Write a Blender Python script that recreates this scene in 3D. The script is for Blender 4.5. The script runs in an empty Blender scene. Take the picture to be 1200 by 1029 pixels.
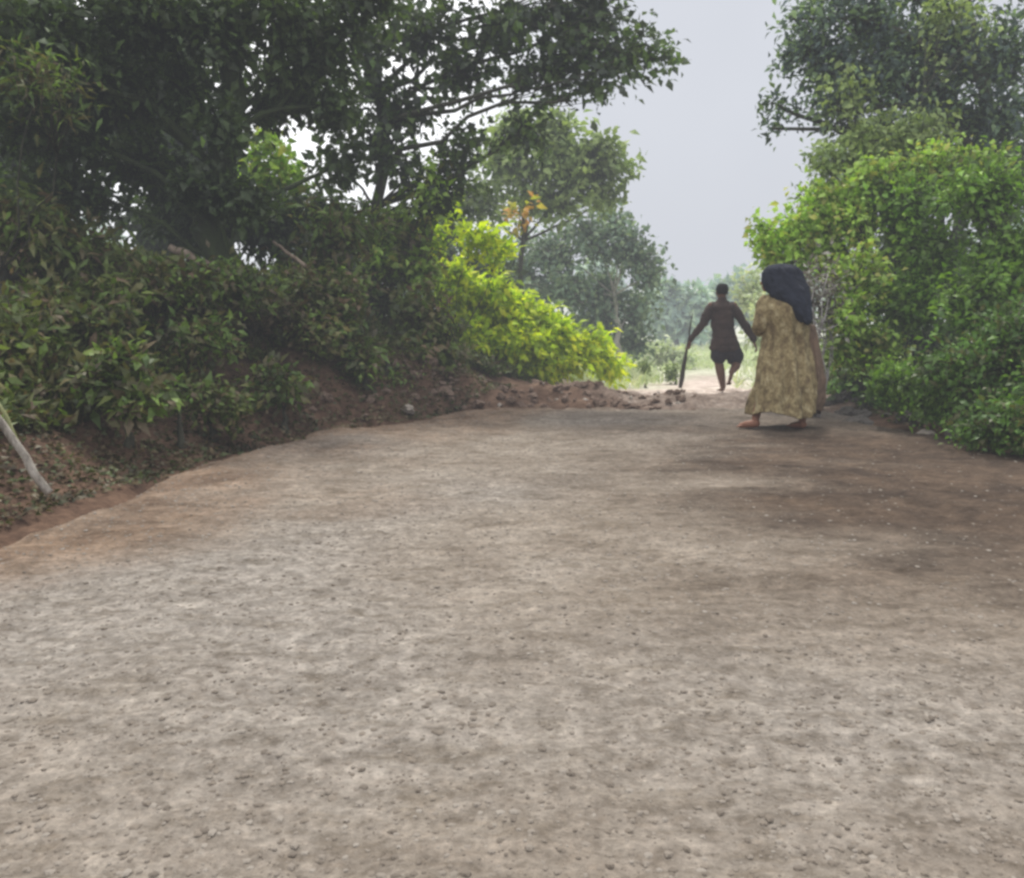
import bpy, math, random
import numpy as np
from mathutils import Vector

SC = bpy.context.scene
COL = SC.collection
F = 1000.0
TH = math.atan(142.5 / F)
CAMZ = 1.12


def P(px, py, Y):
    """a point at forward distance Y metres that stands where the photograph's survey pixel points"""
    u = (px - 600) / F
    v = (514.5 - py) / F
    dy = math.cos(TH) + v * math.sin(TH)
    dz = -math.sin(TH) + v * math.cos(TH)
    t = Y / dy
    return np.array([u * t, Y, CAMZ + dz * t])


# ------------------------------------------------------------------ noise
_rs = np.random.RandomState(7)
_LAT = _rs.rand(256, 256)


def vnoise(x, y, seed=0):
    x = np.asarray(x, float) + seed * 17.3
    y = np.asarray(y, float) + seed * 31.7
    xi = np.floor(x).astype(int); yi = np.floor(y).astype(int)
    fx = x - xi; fy = y - yi
    fx = fx * fx * (3 - 2 * fx); fy = fy * fy * (3 - 2 * fy)
    a = _LAT[xi % 256, yi % 256]; b = _LAT[(xi + 1) % 256, yi % 256]
    c = _LAT[xi % 256, (yi + 1) % 256]; d = _LAT[(xi + 1) % 256, (yi + 1) % 256]
    return (a * (1 - fx) + b * fx) * (1 - fy) + (c * (1 - fx) + d * fx) * fy - 0.5


def fbm(x, y, scale, octs=4, seed=0):
    r = 0; a = 1.0; s = 1.0 / scale
    for o in range(octs):
        r = r + a * vnoise(x * s, y * s, seed + o * 3)
        a *= .5; s *= 2.03
    return r


def sm(a, b, x):
    t = np.clip((np.asarray(x, float) - a) / (b - a), 0, 1)
    return t * t * (3 - 2 * t)


# ------------------------------------------------------------------ terrain functions
LY = [-6, 0, 4.5, 6, 7.5, 8.5, 9.5, 10.4, 12, 14, 16.5, 20, 30, 60]
LX = [-3.5, -3.2, -2.82, -2.65, -2.35, -1.9, -1.25, -.7, .1, .9, 1.8, 2.9, 5, 9]
RY = [-6, 0, 5, 7.2, 8.75, 10.4, 14, 16.5, 20, 30, 60]
RX = [4.6, 4.6, 4.5, 4.35, 4.0, 4.0, 4.7, 5.2, 6.2, 9, 16]


def eL(y): return np.interp(y, LY, LX)
def eR(y): return np.interp(y, RY, RX)


def ground_z(x, y):
    x = np.asarray(x, float); y = np.asarray(y, float)
    prof = np.interp(y, [-10, 12, 13.9, 16, 20, 30, 60, 150, 400], [0, -.03, -.17, -.28, -.48, -.9, -1.1, -1.1, 0])
    tl = eL(y) - x + .30 * fbm(x, y, .9, 5, 5)
    tr = x - eR(y) + .25 * fbm(x, y, 1.2, 3, 8)
    bl = np.interp(tl, [0, .25, .8, 2, 3.5, 8, 30, 200], [0, .12, .42, 1.15, 1.7, 2.5, 3.5, 6])
    br = np.interp(tr, [0, .3, 1, 3, 8, 30, 200], [0, .07, .2, .55, 1.1, 1.6, 3])
    fal = np.interp(y, [-5, 11, 16, 22, 40, 400], [1, 1, .55, .2, .1, .1])
    rough = .07 * fbm(x, y, .40, 5, 1) * sm(-.4, .1, np.maximum(tl, tr)) + .03 * fbm(x, y, .55, 3, 1) + .10 * sm(0, 1.5, np.maximum(tl, tr)) * fbm(x, y, 1.0, 4, 2)
    band = sm(9.9, 10.6, y) * (1 - sm(14, 18, y)) * sm(-.2, .4, -np.maximum(tl, tr) + .3)
    rough = rough + band * (.17 * fbm(x, y, .42, 6, 11) + .03) + .20 * np.exp(-((y - 11.3 - .25 * x) / .55) ** 2) * sm(-2.2, -1.0, x) * sm(2.2, .6, x + .5 * fbm(x, y, .5, 3, 15)) * (1 + 1.0 * fbm(x, y, .3, 5, 16))
    inside = sm(.0, .35, -np.maximum(tl, tr)) * (1 - sm(9.9, 10.5, y + .5 * fbm(x, 0 * y, 1.0, 2, 4)))
    hill = 9 * sm(190, 330, y) * (1 + .8 * fbm(x, y, 70, 3, 9)) * (.55 + .45 * sm(-120, 60, x))
    return prof + (bl + br) * fal + rough * (1 - inside * .8) - .07 * inside + hill


def gz(x, y): return float(ground_z(x, y))


# ------------------------------------------------------------------ mesh helpers
def make_obj(name, V, Fc, mat=None, parent=None, smooth=False, attrs=None):
    """V (n,3) array; Fc: (m,k) int array or list of such arrays with different k"""
    V = np.ascontiguousarray(V, dtype=np.float32)
    if not isinstance(Fc, list): Fc = [Fc]
    Fc = [np.asarray(f, dtype=np.int32) for f in Fc if len(f)]
    me = bpy.data.meshes.new(name)
    me.vertices.add(len(V)); me.vertices.foreach_set('co', V.ravel())
    loops = np.concatenate([f.ravel() for f in Fc])
    tot = np.concatenate([np.full(len(f), f.shape[1], np.int32) for f in Fc])
    start = np.concatenate([[0], np.cumsum(tot)[:-1]]).astype(np.int32)
    me.loops.add(len(loops)); me.loops.foreach_set('vertex_index', loops)
    me.polygons.add(len(tot)); me.polygons.foreach_set('loop_start', start)
    me.polygons.foreach_set('loop_total', tot)
    me.polygons.foreach_set('use_smooth', np.full(len(tot), smooth))
    if attrs:
        for k, a in attrs.items():
            at = me.attributes.new(k, 'FLOAT', 'POINT'); at.data.foreach_set('value', np.asarray(a, np.float32))
    me.update(calc_edges=True)
    me.validate()
    o = bpy.data.objects.new(name, me); COL.objects.link(o)
    if mat is not None: me.materials.append(mat)
    if parent is not None: o.parent = parent
    return o


def empty(name, label, cat, loc=(0, 0, 0), group=None):
    o = bpy.data.objects.new(name, None); COL.objects.link(o)
    o.empty_display_size = .1
    o.location = [float(v) for v in loc]; o['label'] = label; o['category'] = cat
    if group: o['group'] = group
    return o


def tag(o, label=None, cat=None, group=None, kind=None):
    for k, v in (('label', label), ('category', cat), ('group', group), ('kind', kind)):
        if v: o[k] = v
    return o


def frames(pts):
    pts = np.asarray(pts, float); n = len(pts)
    T = np.gradient(pts, axis=0); T /= np.linalg.norm(T, axis=1)[:, None] + 1e-9
    ref = np.array([.31, .87, .2]) if abs(T[0, 1]) < .8 else np.array([1, .1, .2])
    A = np.cross(T, ref); A /= np.linalg.norm(A, axis=1)[:, None] + 1e-9
    B = np.cross(T, A)
    return A, B


class Tubes:
    def __init__(s): s.V = []; s.F = []; s.n = 0

    def add(s, pts, rad, k=5, wob=0, rng=None):
        pts = np.asarray(pts, float); rad = np.asarray(rad, float) * np.ones(len(pts))
        A, B = frames(pts)
        th = np.arange(k) * 2 * math.pi / k
        r = rad[:, None] * np.ones((1, k))
        if wob and rng is not None: r = r * (1 + wob * (rng.rand(len(pts), k) - .5))
        ring = pts[:, None] + A[:, None] * (r * np.cos(th))[..., None] + B[:, None] * (r * np.sin(th))[..., None]
        m = len(pts)
        s.V.append(ring.reshape(-1, 3))
        i = np.arange(m - 1)[:, None] * k; j = np.arange(k)[None]
        j2 = (j + 1) % k
        q = np.stack([i + j, i + j2, i + k + j2, i + k + j], -1).reshape(-1, 4) + s.n
        s.F.append(q)
        tip = np.array([pts[-1]]); base = np.array([pts[0]])
        s.V.append(tip); s.V.append(base)
        jj = np.arange(k)
        e = s.n + (m - 1) * k
        s.F.append(np.stack([e + jj, e + (jj + 1) % k, np.full(k, s.n + m * k), np.full(k, s.n + m * k)], -1))
        s.F.append(np.stack([s.n + (jj + 1) % k, s.n + jj, np.full(k, s.n + m * k + 1), np.full(k, s.n + m * k + 1)], -1))
        s.n += m * k + 2

    def build(s, name, mat, parent=None, smooth=True):
        V = np.concatenate(s.V); Fq = np.concatenate(s.F)
        deg = Fq[:, 2] == Fq[:, 3]
        return make_obj(name, V, [Fq[~deg], Fq[deg][:, :3]], mat, parent, smooth)


def leaves_geo(pos, d, nrm, L, W, droop=.18, fold=.14):
    n = len(pos)
    d = d / (np.linalg.norm(d, axis=1)[:, None] + 1e-9)
    side = np.cross(d, nrm); side /= np.linalg.norm(side, axis=1)[:, None] + 1e-9
    nn = np.cross(side, d)
    L = L[:, None]; W = W[:, None]
    v0 = pos
    mid = pos + d * L * .5 + nn * L * .04
    tip = pos + d * L - nn * L * droop
    l = pos + d * L * .42 + side * W * .5 + nn * W * fold
    r = pos + d * L * .42 - side * W * .5 + nn * W * fold
    V = np.stack([v0, mid, tip, l, r], 1).reshape(-1, 3)
    b = np.arange(n)[:, None] * 5
    Fc = np.concatenate([b + [0, 3, 1], b + [0, 1, 4], b + [3, 2, 1], b + [1, 2, 4]])
    return V, Fc


def unit_rand(rng, n):
    v = rng.randn(n, 3); return v / np.linalg.norm(v, axis=1)[:, None]


# ------------------------------------------------------------------ materials
def newmat(name):
    m = bpy.data.materials.new(name); m.use_nodes = True
    nt = m.node_tree; nt.nodes.clear()
    out = nt.nodes.new('ShaderNodeOutputMaterial')
    return m, nt, out


def N(nt, t, **kw):
    n = nt.nodes.new(t)
    for k, v in kw.items():
        if k.startswith('in_'): n.inputs[k[3:].replace('_', ' ')].default_value = v
        else: setattr(n, k, v)
    return n


def ramp(nt, stops, fac=None):
    r = nt.nodes.new('ShaderNodeValToRGB'); e = r.color_ramp.elements
    while len(e) < len(stops): e.new(.5)
    for i, (p, c) in enumerate(stops):
        e[i].position = p; e[i].color = (*c, 1) if len(c) == 3 else c
    if fac is not None: nt.links.new(fac, r.inputs[0])
    return r


def mix(nt, fac, a, b, mode='MIX'):
    m = nt.nodes.new('ShaderNodeMix'); m.data_type = 'RGBA'; m.blend_type = mode
    for s, v in ((0, fac), (6, a), (7, b)):
        if isinstance(v, (int, float)): m.inputs[s].default_value = v
        elif isinstance(v, tuple): m.inputs[s].default_value = (*v, 1) if len(v) == 3 else v
        else: nt.links.new(v, m.inputs[s])
    return m.outputs[2]


def noise(nt, scale, det=4, rough=.6, vec=None, dist=0):
    n = nt.nodes.new('ShaderNodeTexNoise'); n.inputs['Scale'].default_value = scale
    n.inputs['Detail'].default_value = det; n.inputs['Roughness'].default_value = rough
    n.inputs['Distortion'].default_value = dist
    if vec is not None: nt.links.new(vec, n.inputs['Vector'])
    return n.outputs['Fac']


def leafmat(name, cols, trans=.3, clump=1.1, lo=.45, gloss=.025):
    m, nt, out = newmat(name)
    g = nt.nodes.new('ShaderNodeNewGeometry')
    n = len(cols)
    r = ramp(nt, [((i + .5) / n, c) for i, c in enumerate(cols)], g.outputs['Random Per Island'])
    tc = nt.nodes.new('ShaderNodeTexCoord')
    ns = noise(nt, clump, 3, .6, tc.outputs['Object'])
    rr = ramp(nt, [(.36, (lo, lo, lo)), (.62, (1.15, 1.15, 1.15))], ns)
    col = mix(nt, 1.0, r.outputs[0], rr.outputs[0], 'MULTIPLY')
    d = nt.nodes.new('ShaderNodeBsdfDiffuse'); nt.links.new(col, d.inputs[0])
    t = nt.nodes.new('ShaderNodeBsdfTranslucent'); nt.links.new(mix(nt, 1.0, col, (1.15, 1.25, .6), 'MULTIPLY'), t.inputs[0])
    a = nt.nodes.new('ShaderNodeMixShader'); a.inputs[0].default_value = trans
    nt.links.new(d.outputs[0], a.inputs[1]); nt.links.new(t.outputs[0], a.inputs[2])
    gl = nt.nodes.new('ShaderNodeBsdfGlossy'); gl.inputs['Roughness'].default_value = .45
    gl.inputs[0].default_value = (.8, .85, .8, 1)
    b = nt.nodes.new('ShaderNodeMixShader'); b.inputs[0].default_value = gloss
    nt.links.new(a.outputs[0], b.inputs[1]); nt.links.new(gl.outputs[0], b.inputs[2])
    nt.links.new(b.outputs[0], out.inputs[0])
    return m


def surfmat(name, c1, c2, scale=8, rough=.9, bump=.4, stretch=(1, 1, 1), bscale=40, c3=None):
    m, nt, out = newmat(name)
    p = nt.nodes.new('ShaderNodeBsdfPrincipled'); p.inputs['Roughness'].default_value = rough
    p.inputs['Specular IOR Level'].default_value = .25
    tc = nt.nodes.new('ShaderNodeTexCoord'); mp = nt.nodes.new('ShaderNodeMapping')
    mp.inputs['Scale'].default_value = stretch
    nt.links.new(tc.outputs['Object'], mp.inputs[0])
    n1 = noise(nt, scale, 5, .65, mp.outputs[0])
    st = [(.35, c1), (.65, c2)] if c3 is None else [(.3, c1), (.5, c2), (.68, c3)]
    r = ramp(nt, st, n1)
    nt.links.new(r.outputs[0], p.inputs['Base Color'])
    b = nt.nodes.new('ShaderNodeBump'); b.inputs['Strength'].default_value = bump; b.inputs['Distance'].default_value = .02
    nt.links.new(noise(nt, bscale, 4, .6, mp.outputs[0]), b.inputs['Height'])
    nt.links.new(b.outputs[0], p.inputs['Normal'])
    nt.links.new(p.outputs[0], out.inputs[0])
    return m


bark_dark = surfmat('bark_dark', (.035, .032, .026), (.085, .085, .06), 6, .95, .8, (1, 1, .3), 30)
bark_mossy = surfmat('bark_mossy', (.03, .035, .022), (.06, .085, .03), 4, .95, .8, (1, 1, .3), 30)
bark_pale = surfmat('bark_pale', (.25, .24, .2), (.42, .4, .35), 6, .9, .6, (1, 1, .3), 30)
bark_grey = surfmat('bark_grey', (.10, .10, .09), (.2, .19, .17), 6, .9, .6, (1, 1, .3), 30)

L_dark = leafmat('leaf_dark', [(.055, .08, .036), (.075, .12, .042), (.11, .17, .05), (.07, .09, .05)], .32)
L_under = leafmat('leaf_under', [(.08, .10, .032), (.12, .17, .04), (.19, .16, .075), (.16, .26, .045), (.18, .125, .08)], .32)
L_canopy = leafmat('leaf_canopy', [(.06, .08, .052), (.08, .11, .062), (.10, .17, .05), (.14, .20, .07), (.065, .078, .066)], .4)
L_blue = leafmat('leaf_blue', [(.10, .145, .135), (.07, .10, .10), (.17, .25, .16), (.28, .40, .17), (.085, .12, .125)], .32, clump=1.6)
L_mid = leafmat('leaf_mid', [(.13, .26, .035), (.19, .35, .045), (.26, .42, .06), (.12, .19, .045), (.09, .15, .04), (.17, .30, .05)], .38, lo=.36, clump=1.5)
L_fresh = leafmat('leaf_fresh', [(.28, .46, .06), (.38, .56, .08), (.48, .66, .18), (.20, .34, .05), (.42, .42, .12)], .4, lo=.42, clump=1.6)
L_olive = leafmat('leaf_olive', [(.22, .30, .11), (.32, .40, .15), (.16, .22, .10), (.38, .48, .16)], .3)
L_yellow = leafmat('leaf_yellow', [(.56, .70, .03), (.70, .78, .03), (.80, .80, .06), (.42, .58, .03), (.42, .54, .04), (.26, .36, .05)], .5, lo=.66, clump=2.6)
L_teal = leafmat('leaf_teal', [(.15, .22, .15), (.22, .31, .20), (.13, .19, .15), (.28, .36, .21)], .25)
L_deep = leafmat('leaf_deep', [(.09, .18, .04), (.12, .24, .045), (.17, .31, .05), (.08, .13, .04), (.15, .15, .06)], .34)
L_bank = leafmat('leaf_bank', [(.10, .165, .04), (.14, .22, .05), (.20, .30, .06), (.17, .14, .065), (.08, .11, .035), (.13, .10, .06)], .34, clump=2.5)
L_hazed = leafmat('leaf_hazed', [(.30, .42, .38), (.38, .50, .42), (.26, .38, .36), (.42, .52, .38)], .3, clump=.3, lo=.75)  # far trees: distance haze put into the leaf colour
L_brown = leafmat('leaf_brown', [(.10, .075, .045), (.16, .12, .07), (.07, .06, .035), (.08, .10, .035)], .2)
L_orange = leafmat('leaf_orange', [(.55, .28, .08), (.6, .4, .12), (.4, .42, .06)], .3)
L_grass_hazed = leafmat('leaf_grass_hazed', [(.42, .50, .28), (.52, .57, .38), (.48, .56, .36), (.60, .62, .46)], .35, clump=.5, lo=.7)  # growth beyond the crest, paled by haze mixed into its colour


# ------------------------------------------------------------------ plants
def curve(a, b, rng, sag=.15, n=5, up=.0):
    a = np.asarray(a, float); b = np.asarray(b, float)
    t = np.linspace(0, 1, n)[:, None]
    d = np.linalg.norm(b - a)
    off = unit_rand(rng, 1)[0] * d * sag
    off[2] += up * d
    p = a * (1 - t) + b * t + off * (4 * t * (1 - t))
    if n > 3: p[1:-1] += rng.randn(n - 2, 3) * d * .018
    return p


def plant(name, label, cat, base, trunk, r0, clumps, mat, bark, leaf=(.12, .06), per=26, group=None, seed=1,
          spread=.10, droop=.25, parts=('trunk', 'crown'), outdir=.5, twr=.006, flat=0.5, shell=.5):
    """clumps: (centre, (rx,ry,rz), number of twigs)"""
    rng = np.random.RandomState(seed)
    root = empty(name, label, cat, base, group)
    B = np.asarray(base, float)
    tb = Tubes()
    trunk = [np.asarray(p, float) for p in trunk]
    tp = []
    for i in range(len(trunk) - 1):
        for t in np.linspace(0, 1, 5)[:-1]:
            tp.append(trunk[i] * (1 - t) + trunk[i + 1] * t)
    tp.append(trunk[-1]); tp = np.array(tp)
    tp[1:-1] += rng.randn(len(tp) - 2, 3) * r0 * .35
    tr = r0 * np.linspace(1, .35, len(tp)); tr[0] *= 1.35
    first = tp[0].copy(); first[2] -= .15
    tb.add(np.vstack([[first], tp]) - B, np.concatenate([[tr[0] * 1.15], tr]), 10, .12, rng)
    LP = []; LD = []; LS = []
    for (c, r, ntw) in clumps:
        c = np.asarray(c, float); r = np.asarray(r, float)
        dist = np.linalg.norm(tp - c, axis=1) + 1.2 * np.maximum(0, tp[:, 2] - c[2] + .1)
        k = int(np.argmin(dist)); k = max(0, min(k, len(tp) - 1) - 1)
        limb = curve(tp[k], c + np.array([0, 0, -.1 * r[2]]), rng, .12, 7, .06)
        lr = min(tr[k] * .6, .012 + .05 * np.linalg.norm(limb[-1] - limb[0]) * .35)
        tb.add(limb - B, np.linspace(lr, lr * .3, 7), 6, .1, rng)
        v = unit_rand(rng, ntw); q = rng.rand(ntw) ** shell
        tips = c + v * r * q[:, None]
        for tip in tips:
            s = limb[rng.randint(2, 7)] * .5 + c * .5 if rng.rand() < .5 else limb[rng.randint(4, 7)]
            tw = curve(s, tip, rng, .14, 5, .05)
            tb.add(tw - B, np.linspace(twr * 1.5, twr * .4, 5), 3)
            m = max(3, int(per * (.6 + .8 * rng.rand())))
            tt = rng.rand(m) ** .6
            idx = np.clip(tt * 4, 0, 3.999); i0 = idx.astype(int); fr = (idx - i0)[:, None]
            pos = tw[i0] * (1 - fr) + tw[i0 + 1] * fr + rng.randn(m, 3) * spread
            dd = (tw[-1] - tw[0]); dd = dd / (np.linalg.norm(dd) + 1e-9)
            D = unit_rand(rng, m) * .8 + dd * outdir + np.array([0, 0, -droop])
            LP.append(pos); LD.append(D)
    LP = np.concatenate(LP); LD = np.concatenate(LD); n = len(LP)
    nr = unit_rand(rng, n) + np.array([0, -.2, flat * 2])
    s = .5 + .95 * rng.rand(n) ** 1.3
    V, Fc = leaves_geo(LP - B, LD, nr, leaf[0] * s, leaf[1] * s)
    tb.build(parts[0], bark, root)
    make_obj(parts[1], V, Fc, mat, root)
    plant.total = getattr(plant, 'total', 0) + n
    return root


def C(px, py, Y, rx, ry, rd, n):
    return (P(px, py, Y), (rx * Y / F, rd, ry * Y / F), n)


def onground(px, Y):
    x = (px - 600) / F * Y / .99
    return np.array([x, Y, gz(x, Y)])


def shrub(label, px, Y, clumps, mat, leaf, per, seed, name='shrub', cat='shrub', bark=bark_dark, group=None, **kw):
    b = onground(px, Y)
    t = b + np.array([0, 0, .25])
    return plant(name, label, cat, b, [b, t], .035, clumps, mat, bark, leaf, per, group, seed,
                 parts=('stem', 'foliage'), **kw)


def tree(label, px, Y, toppx, toppy, r, clumps, mat, leaf, per, seed, bark=bark_dark, Yt=None, **kw):
    b = onground(px, Y)
    t = P(toppx, toppy, Yt or Y)
    m = b * .5 + t * .5; m[0] += .08
    return plant('tree', label, 'tree', b, [b, m, t], r, clumps, mat, bark, leaf, per, kw.pop('group', None), seed, **kw)


# ================= GROUND
def axis(a, b, segs):
    out = [a]
    for (e, st) in segs:
        n = max(1, int(round((e - out[-1]) / st)))
        out += list(np.linspace(out[-1], e, n + 1)[1:])
    return np.array(out)


gx = axis(-260, 260, [(-60, 8), (-20, 1.5), (-8, .3), (7, .05), (14, .25), (60, 1.5), (260, 8)])
gy = axis(-8, 400, [(1, .4), (16.5, .05), (24, .15), (40, .6), (120, 3), (400, 8)])
X, Yg = np.meshgrid(gx, gy)
Z = ground_z(X, Yg)
nx, ny = len(gx), len(gy)
ii = (np.arange(ny - 1)[:, None] * nx + np.arange(nx - 1)[None]).ravel()
Fg = np.stack([ii, ii + 1, ii + nx + 1, ii + nx], -1)
tl = eL(Yg) - X; tr_ = X - eR(Yg); off = np.maximum(tl, tr_)
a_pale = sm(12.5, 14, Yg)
a_tan = sm(.5, -.3, off + .6 * fbm(X, Yg, .8, 4, 21)) * sm(9.5, 10.4, Yg) * np.interp(Yg, [0, 24, 34], [1, 1, .25])
a_tan = a_tan * (1 - .95 * sm(2.3, .9, X + .6 * fbm(X, Yg, .7, 4, 24)) * sm(13, 12, Yg))
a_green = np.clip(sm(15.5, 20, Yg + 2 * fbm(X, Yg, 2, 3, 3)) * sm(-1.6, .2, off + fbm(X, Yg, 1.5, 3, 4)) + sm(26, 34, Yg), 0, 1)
a_hum = sm(.5, 2.2, off)


def attr(nt, name):
    a = nt.nodes.new('ShaderNodeAttribute'); a.attribute_name = name; return a.outputs['Fac']


m, nt, out = newmat('earth')
p = nt.nodes.new('ShaderNodeBsdfPrincipled'); p.inputs['Roughness'].default_value = .95
p.inputs['Specular IOR Level'].default_value = .1
tc = nt.nodes.new('ShaderNodeTexCoord').outputs['Object']
n1 = noise(nt, 3.0, 8, .7, tc); n2 = noise(nt, 22, 6, .7, tc)
red = ramp(nt, [(.32, (.045, .027, .02)), (.5, (.105, .064, .044)), (.68, (.165, .105, .072))], n1).outputs[0]
hum = ramp(nt, [(.35, (.035, .028, .02)), (.55, (.08, .062, .038)), (.7, (.08, .095, .035))], n1).outputs[0]
tan = ramp(nt, [(.33, (.11, .078, .062)), (.5, (.22, .172, .142)), (.64, (.31, .26, .225))], n1).outputs[0]
grn_hazed = ramp(nt, [(.35, (.38, .40, .27)), (.6, (.58, .58, .46))], n1).outputs[0]  # far meadow ground, washed pale with haze in its colour
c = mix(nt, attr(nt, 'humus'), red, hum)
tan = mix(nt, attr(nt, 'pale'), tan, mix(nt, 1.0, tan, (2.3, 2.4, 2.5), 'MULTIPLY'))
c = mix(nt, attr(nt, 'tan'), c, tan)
c = mix(nt, attr(nt, 'green'), c, grn_hazed)
v = ramp(nt, [(.3, (.6, .6, .6)), (.65, (1.2, 1.2, 1.2))], n2).outputs[0]
c = mix(nt, 1.0, c, v, 'MULTIPLY')
nt.links.new(c, p.inputs['Base Color'])
b = nt.nodes.new('ShaderNodeBump'); b.inputs['Strength'].default_value = .7; b.inputs['Distance'].default_value = .04
nt.links.new(n2, b.inputs['Height']); nt.links.new(b.outputs[0], p.inputs['Normal'])
nt.links.new(p.outputs[0], out.inputs[0]); M_earth = m
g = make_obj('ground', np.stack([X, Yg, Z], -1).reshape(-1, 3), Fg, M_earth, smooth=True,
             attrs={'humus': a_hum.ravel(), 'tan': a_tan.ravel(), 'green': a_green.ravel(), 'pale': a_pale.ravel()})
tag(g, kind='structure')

# ================= ROAD
ry = axis(-3, 11, [(1.0, .12), (4, .014), (7, .022), (11.0, .03)])
NU = 420
u = np.linspace(0, 1, NU)
RYY = np.repeat(ry[:, None], NU, 1)
lft = eL(ry) - .25; rgt = eR(ry) + .25
RXX = lft[:, None] + (rgt - lft)[:, None] * u[None]
end = 10.45 + .35 * fbm(RXX, RXX * 0, 1.1, 4, 14) - .06 * (RXX - 1.5)
RYY = np.minimum(RYY, end + .12 * (RYY - 10) * (RYY > 10))


def road_z(x, y):
    de = np.minimum(x - eL(y), eR(y) - x) + .42 * fbm(x, y, .8, 6, 31)
    z = .012 + .030 * fbm(x, y, 1.7, 3, 41) + .018 * fbm(x, y * 1.6, .26, 5, 42) + .012 * fbm(x, y, .055, 3, 43)
    z = z - .16 * (1 - sm(-.15, .3, de))
    e = 10.45 + .35 * fbm(x, x * 0, 1.1, 4, 14) - .06 * (x - 1.5)
    z = z - .12 * (1 - sm(-.02, .12, e - y))
    return z, de


RZ, DE = road_z(RXX, RYY)
k = len(ry)
ii = (np.arange(k - 1)[:, None] * NU + np.arange(NU - 1)[None]).ravel()
Fr = np.stack([ii, ii + 1, ii + NU + 1, ii + NU], -1)
dl = RXX - eL(RYY); dr = eR(RYY) - RXX
w1 = fbm(RXX, RYY, 1.3, 4, 51)
rust = sm(2.0, .3, dl + 1.6 * w1) * np.interp(RYY, [0, 2.0, 3.6, 11], [.1, .25, .9, .9])
rust = np.maximum(rust, .35 * sm(.25, .45, fbm(RXX, RYY * 1.5, 1.6, 4, 52)) * sm(3.6, 1, dl))
brown = sm(4.5, 1.9, dr + 1.5 * fbm(RXX, RYY * 2.6, 1.5, 5, 53)) * np.interp(RYY, [0, 2.6, 3.6, 4.6, 7.6, 8.3, 10], [.05, .15, .75, 1, 1, .8, .4])  # brown soil on the right, with the roadside shade painted into it
grey = sm(-.2, .5, fbm(RXX, RYY, 2.2, 3, 54) + .35 * np.exp(-((RXX + .8) ** 2 + (RYY - 2.6) ** 2)))
m, nt, out = newmat('road_surface')
p = nt.nodes.new('ShaderNodeBsdfPrincipled'); p.inputs['Roughness'].default_value = .92
p.inputs['Specular IOR Level'].default_value = .15
tc = nt.nodes.new('ShaderNodeTexCoord').outputs['Object']
n1 = noise(nt, 2.2, 6, .65, tc, .6); n2 = noise(nt, 19, 5, .65, tc, .15); n3 = noise(nt, 62, 5, .75, tc)
base = ramp(nt, [(.32, (.158, .130, .104)), (.5, (.200, .170, .140)), (.66, (.250, .218, .184))], n1).outputs[0]
gre = ramp(nt, [(.35, (.190, .170, .150)), (.65, (.250, .228, .204))], n2).outputs[0]
c = mix(nt, attr(nt, 'grey'), base, gre)
rst = ramp(nt, [(.35, (.095, .060, .040)), (.6, (.215, .150, .105))], n1).outputs[0]
brn_shade = ramp(nt, [(.35, (.040, .028, .021)), (.65, (.092, .064, .045))], n1).outputs[0]
c = mix(nt, attr(nt, 'rust'), c, rst); c = mix(nt, attr(nt, 'brown'), c, brn_shade)
c = mix(nt, 1.0, c, ramp(nt, [(.30, (.74, .72, .70)), (.5, (1, 1, 1)), (.68, (1.2, 1.2, 1.2))], n2).outputs[0], 'MULTIPLY')
n5 = noise(nt, 5.5, 5, .75, tc, 1.0)
c = mix(nt, 1.0, c, ramp(nt, [(.34, (.85, .84, .83)), (.5, (1, 1, 1)), (.64, (1.12, 1.12, 1.11))], n5).outputs[0], 'MULTIPLY')
c = mix(nt, .9, c, ramp(nt, [(.3, (.7, .69, .68)), (.5, (1, 1, 1)), (.7, (1.25, 1.24, 1.22))], n3).outputs[0], 'MULTIPLY')
vo = nt.nodes.new('ShaderNodeTexVoronoi'); vo.inputs['Scale'].default_value = 26; nt.links.new(tc, vo.inputs['Vector'])
mpr = nt.nodes.new('ShaderNodeMapping'); mpr.inputs['Scale'].default_value = (1, 3.2, 1); nt.links.new(tc, mpr.inputs[0])
n6 = noise(nt, 3.0, 6, .75, mpr.outputs[0], .3)
c = mix(nt, 1.0, c, ramp(nt, [(.36, (.74, .71, .67)), (.5, (1, 1, 1)), (.62, (1.16, 1.15, 1.14))], n6).outputs[0], 'MULTIPLY')
c = mix(nt, .35, c, ramp(nt, [(.12, (1.25, 1.22, 1.2)), (.45, (.85, .85, .85))], vo.outputs['Distance']).outputs[0], 'MULTIPLY')
nt.links.new(c, p.inputs['Base Color'])
b = nt.nodes.new('ShaderNodeBump'); b.inputs['Strength'].default_value = .85; b.inputs['Distance'].default_value = .018
nt.links.new(n2, b.inputs['Height'])
b2 = nt.nodes.new('ShaderNodeBump'); b2.inputs['Strength'].default_value = .9; b2.inputs['Distance'].default_value = .008
nt.links.new(n3, b2.inputs['Height']); nt.links.new(b.outputs[0], b2.inputs['Normal'])
nt.links.new(b2.outputs[0], p.inputs['Normal']); nt.links.new(p.outputs[0], out.inputs[0]); M_road = m
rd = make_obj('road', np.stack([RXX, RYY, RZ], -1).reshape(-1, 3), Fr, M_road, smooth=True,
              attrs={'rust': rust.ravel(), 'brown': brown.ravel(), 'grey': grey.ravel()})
tag(rd, kind='structure')

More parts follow.
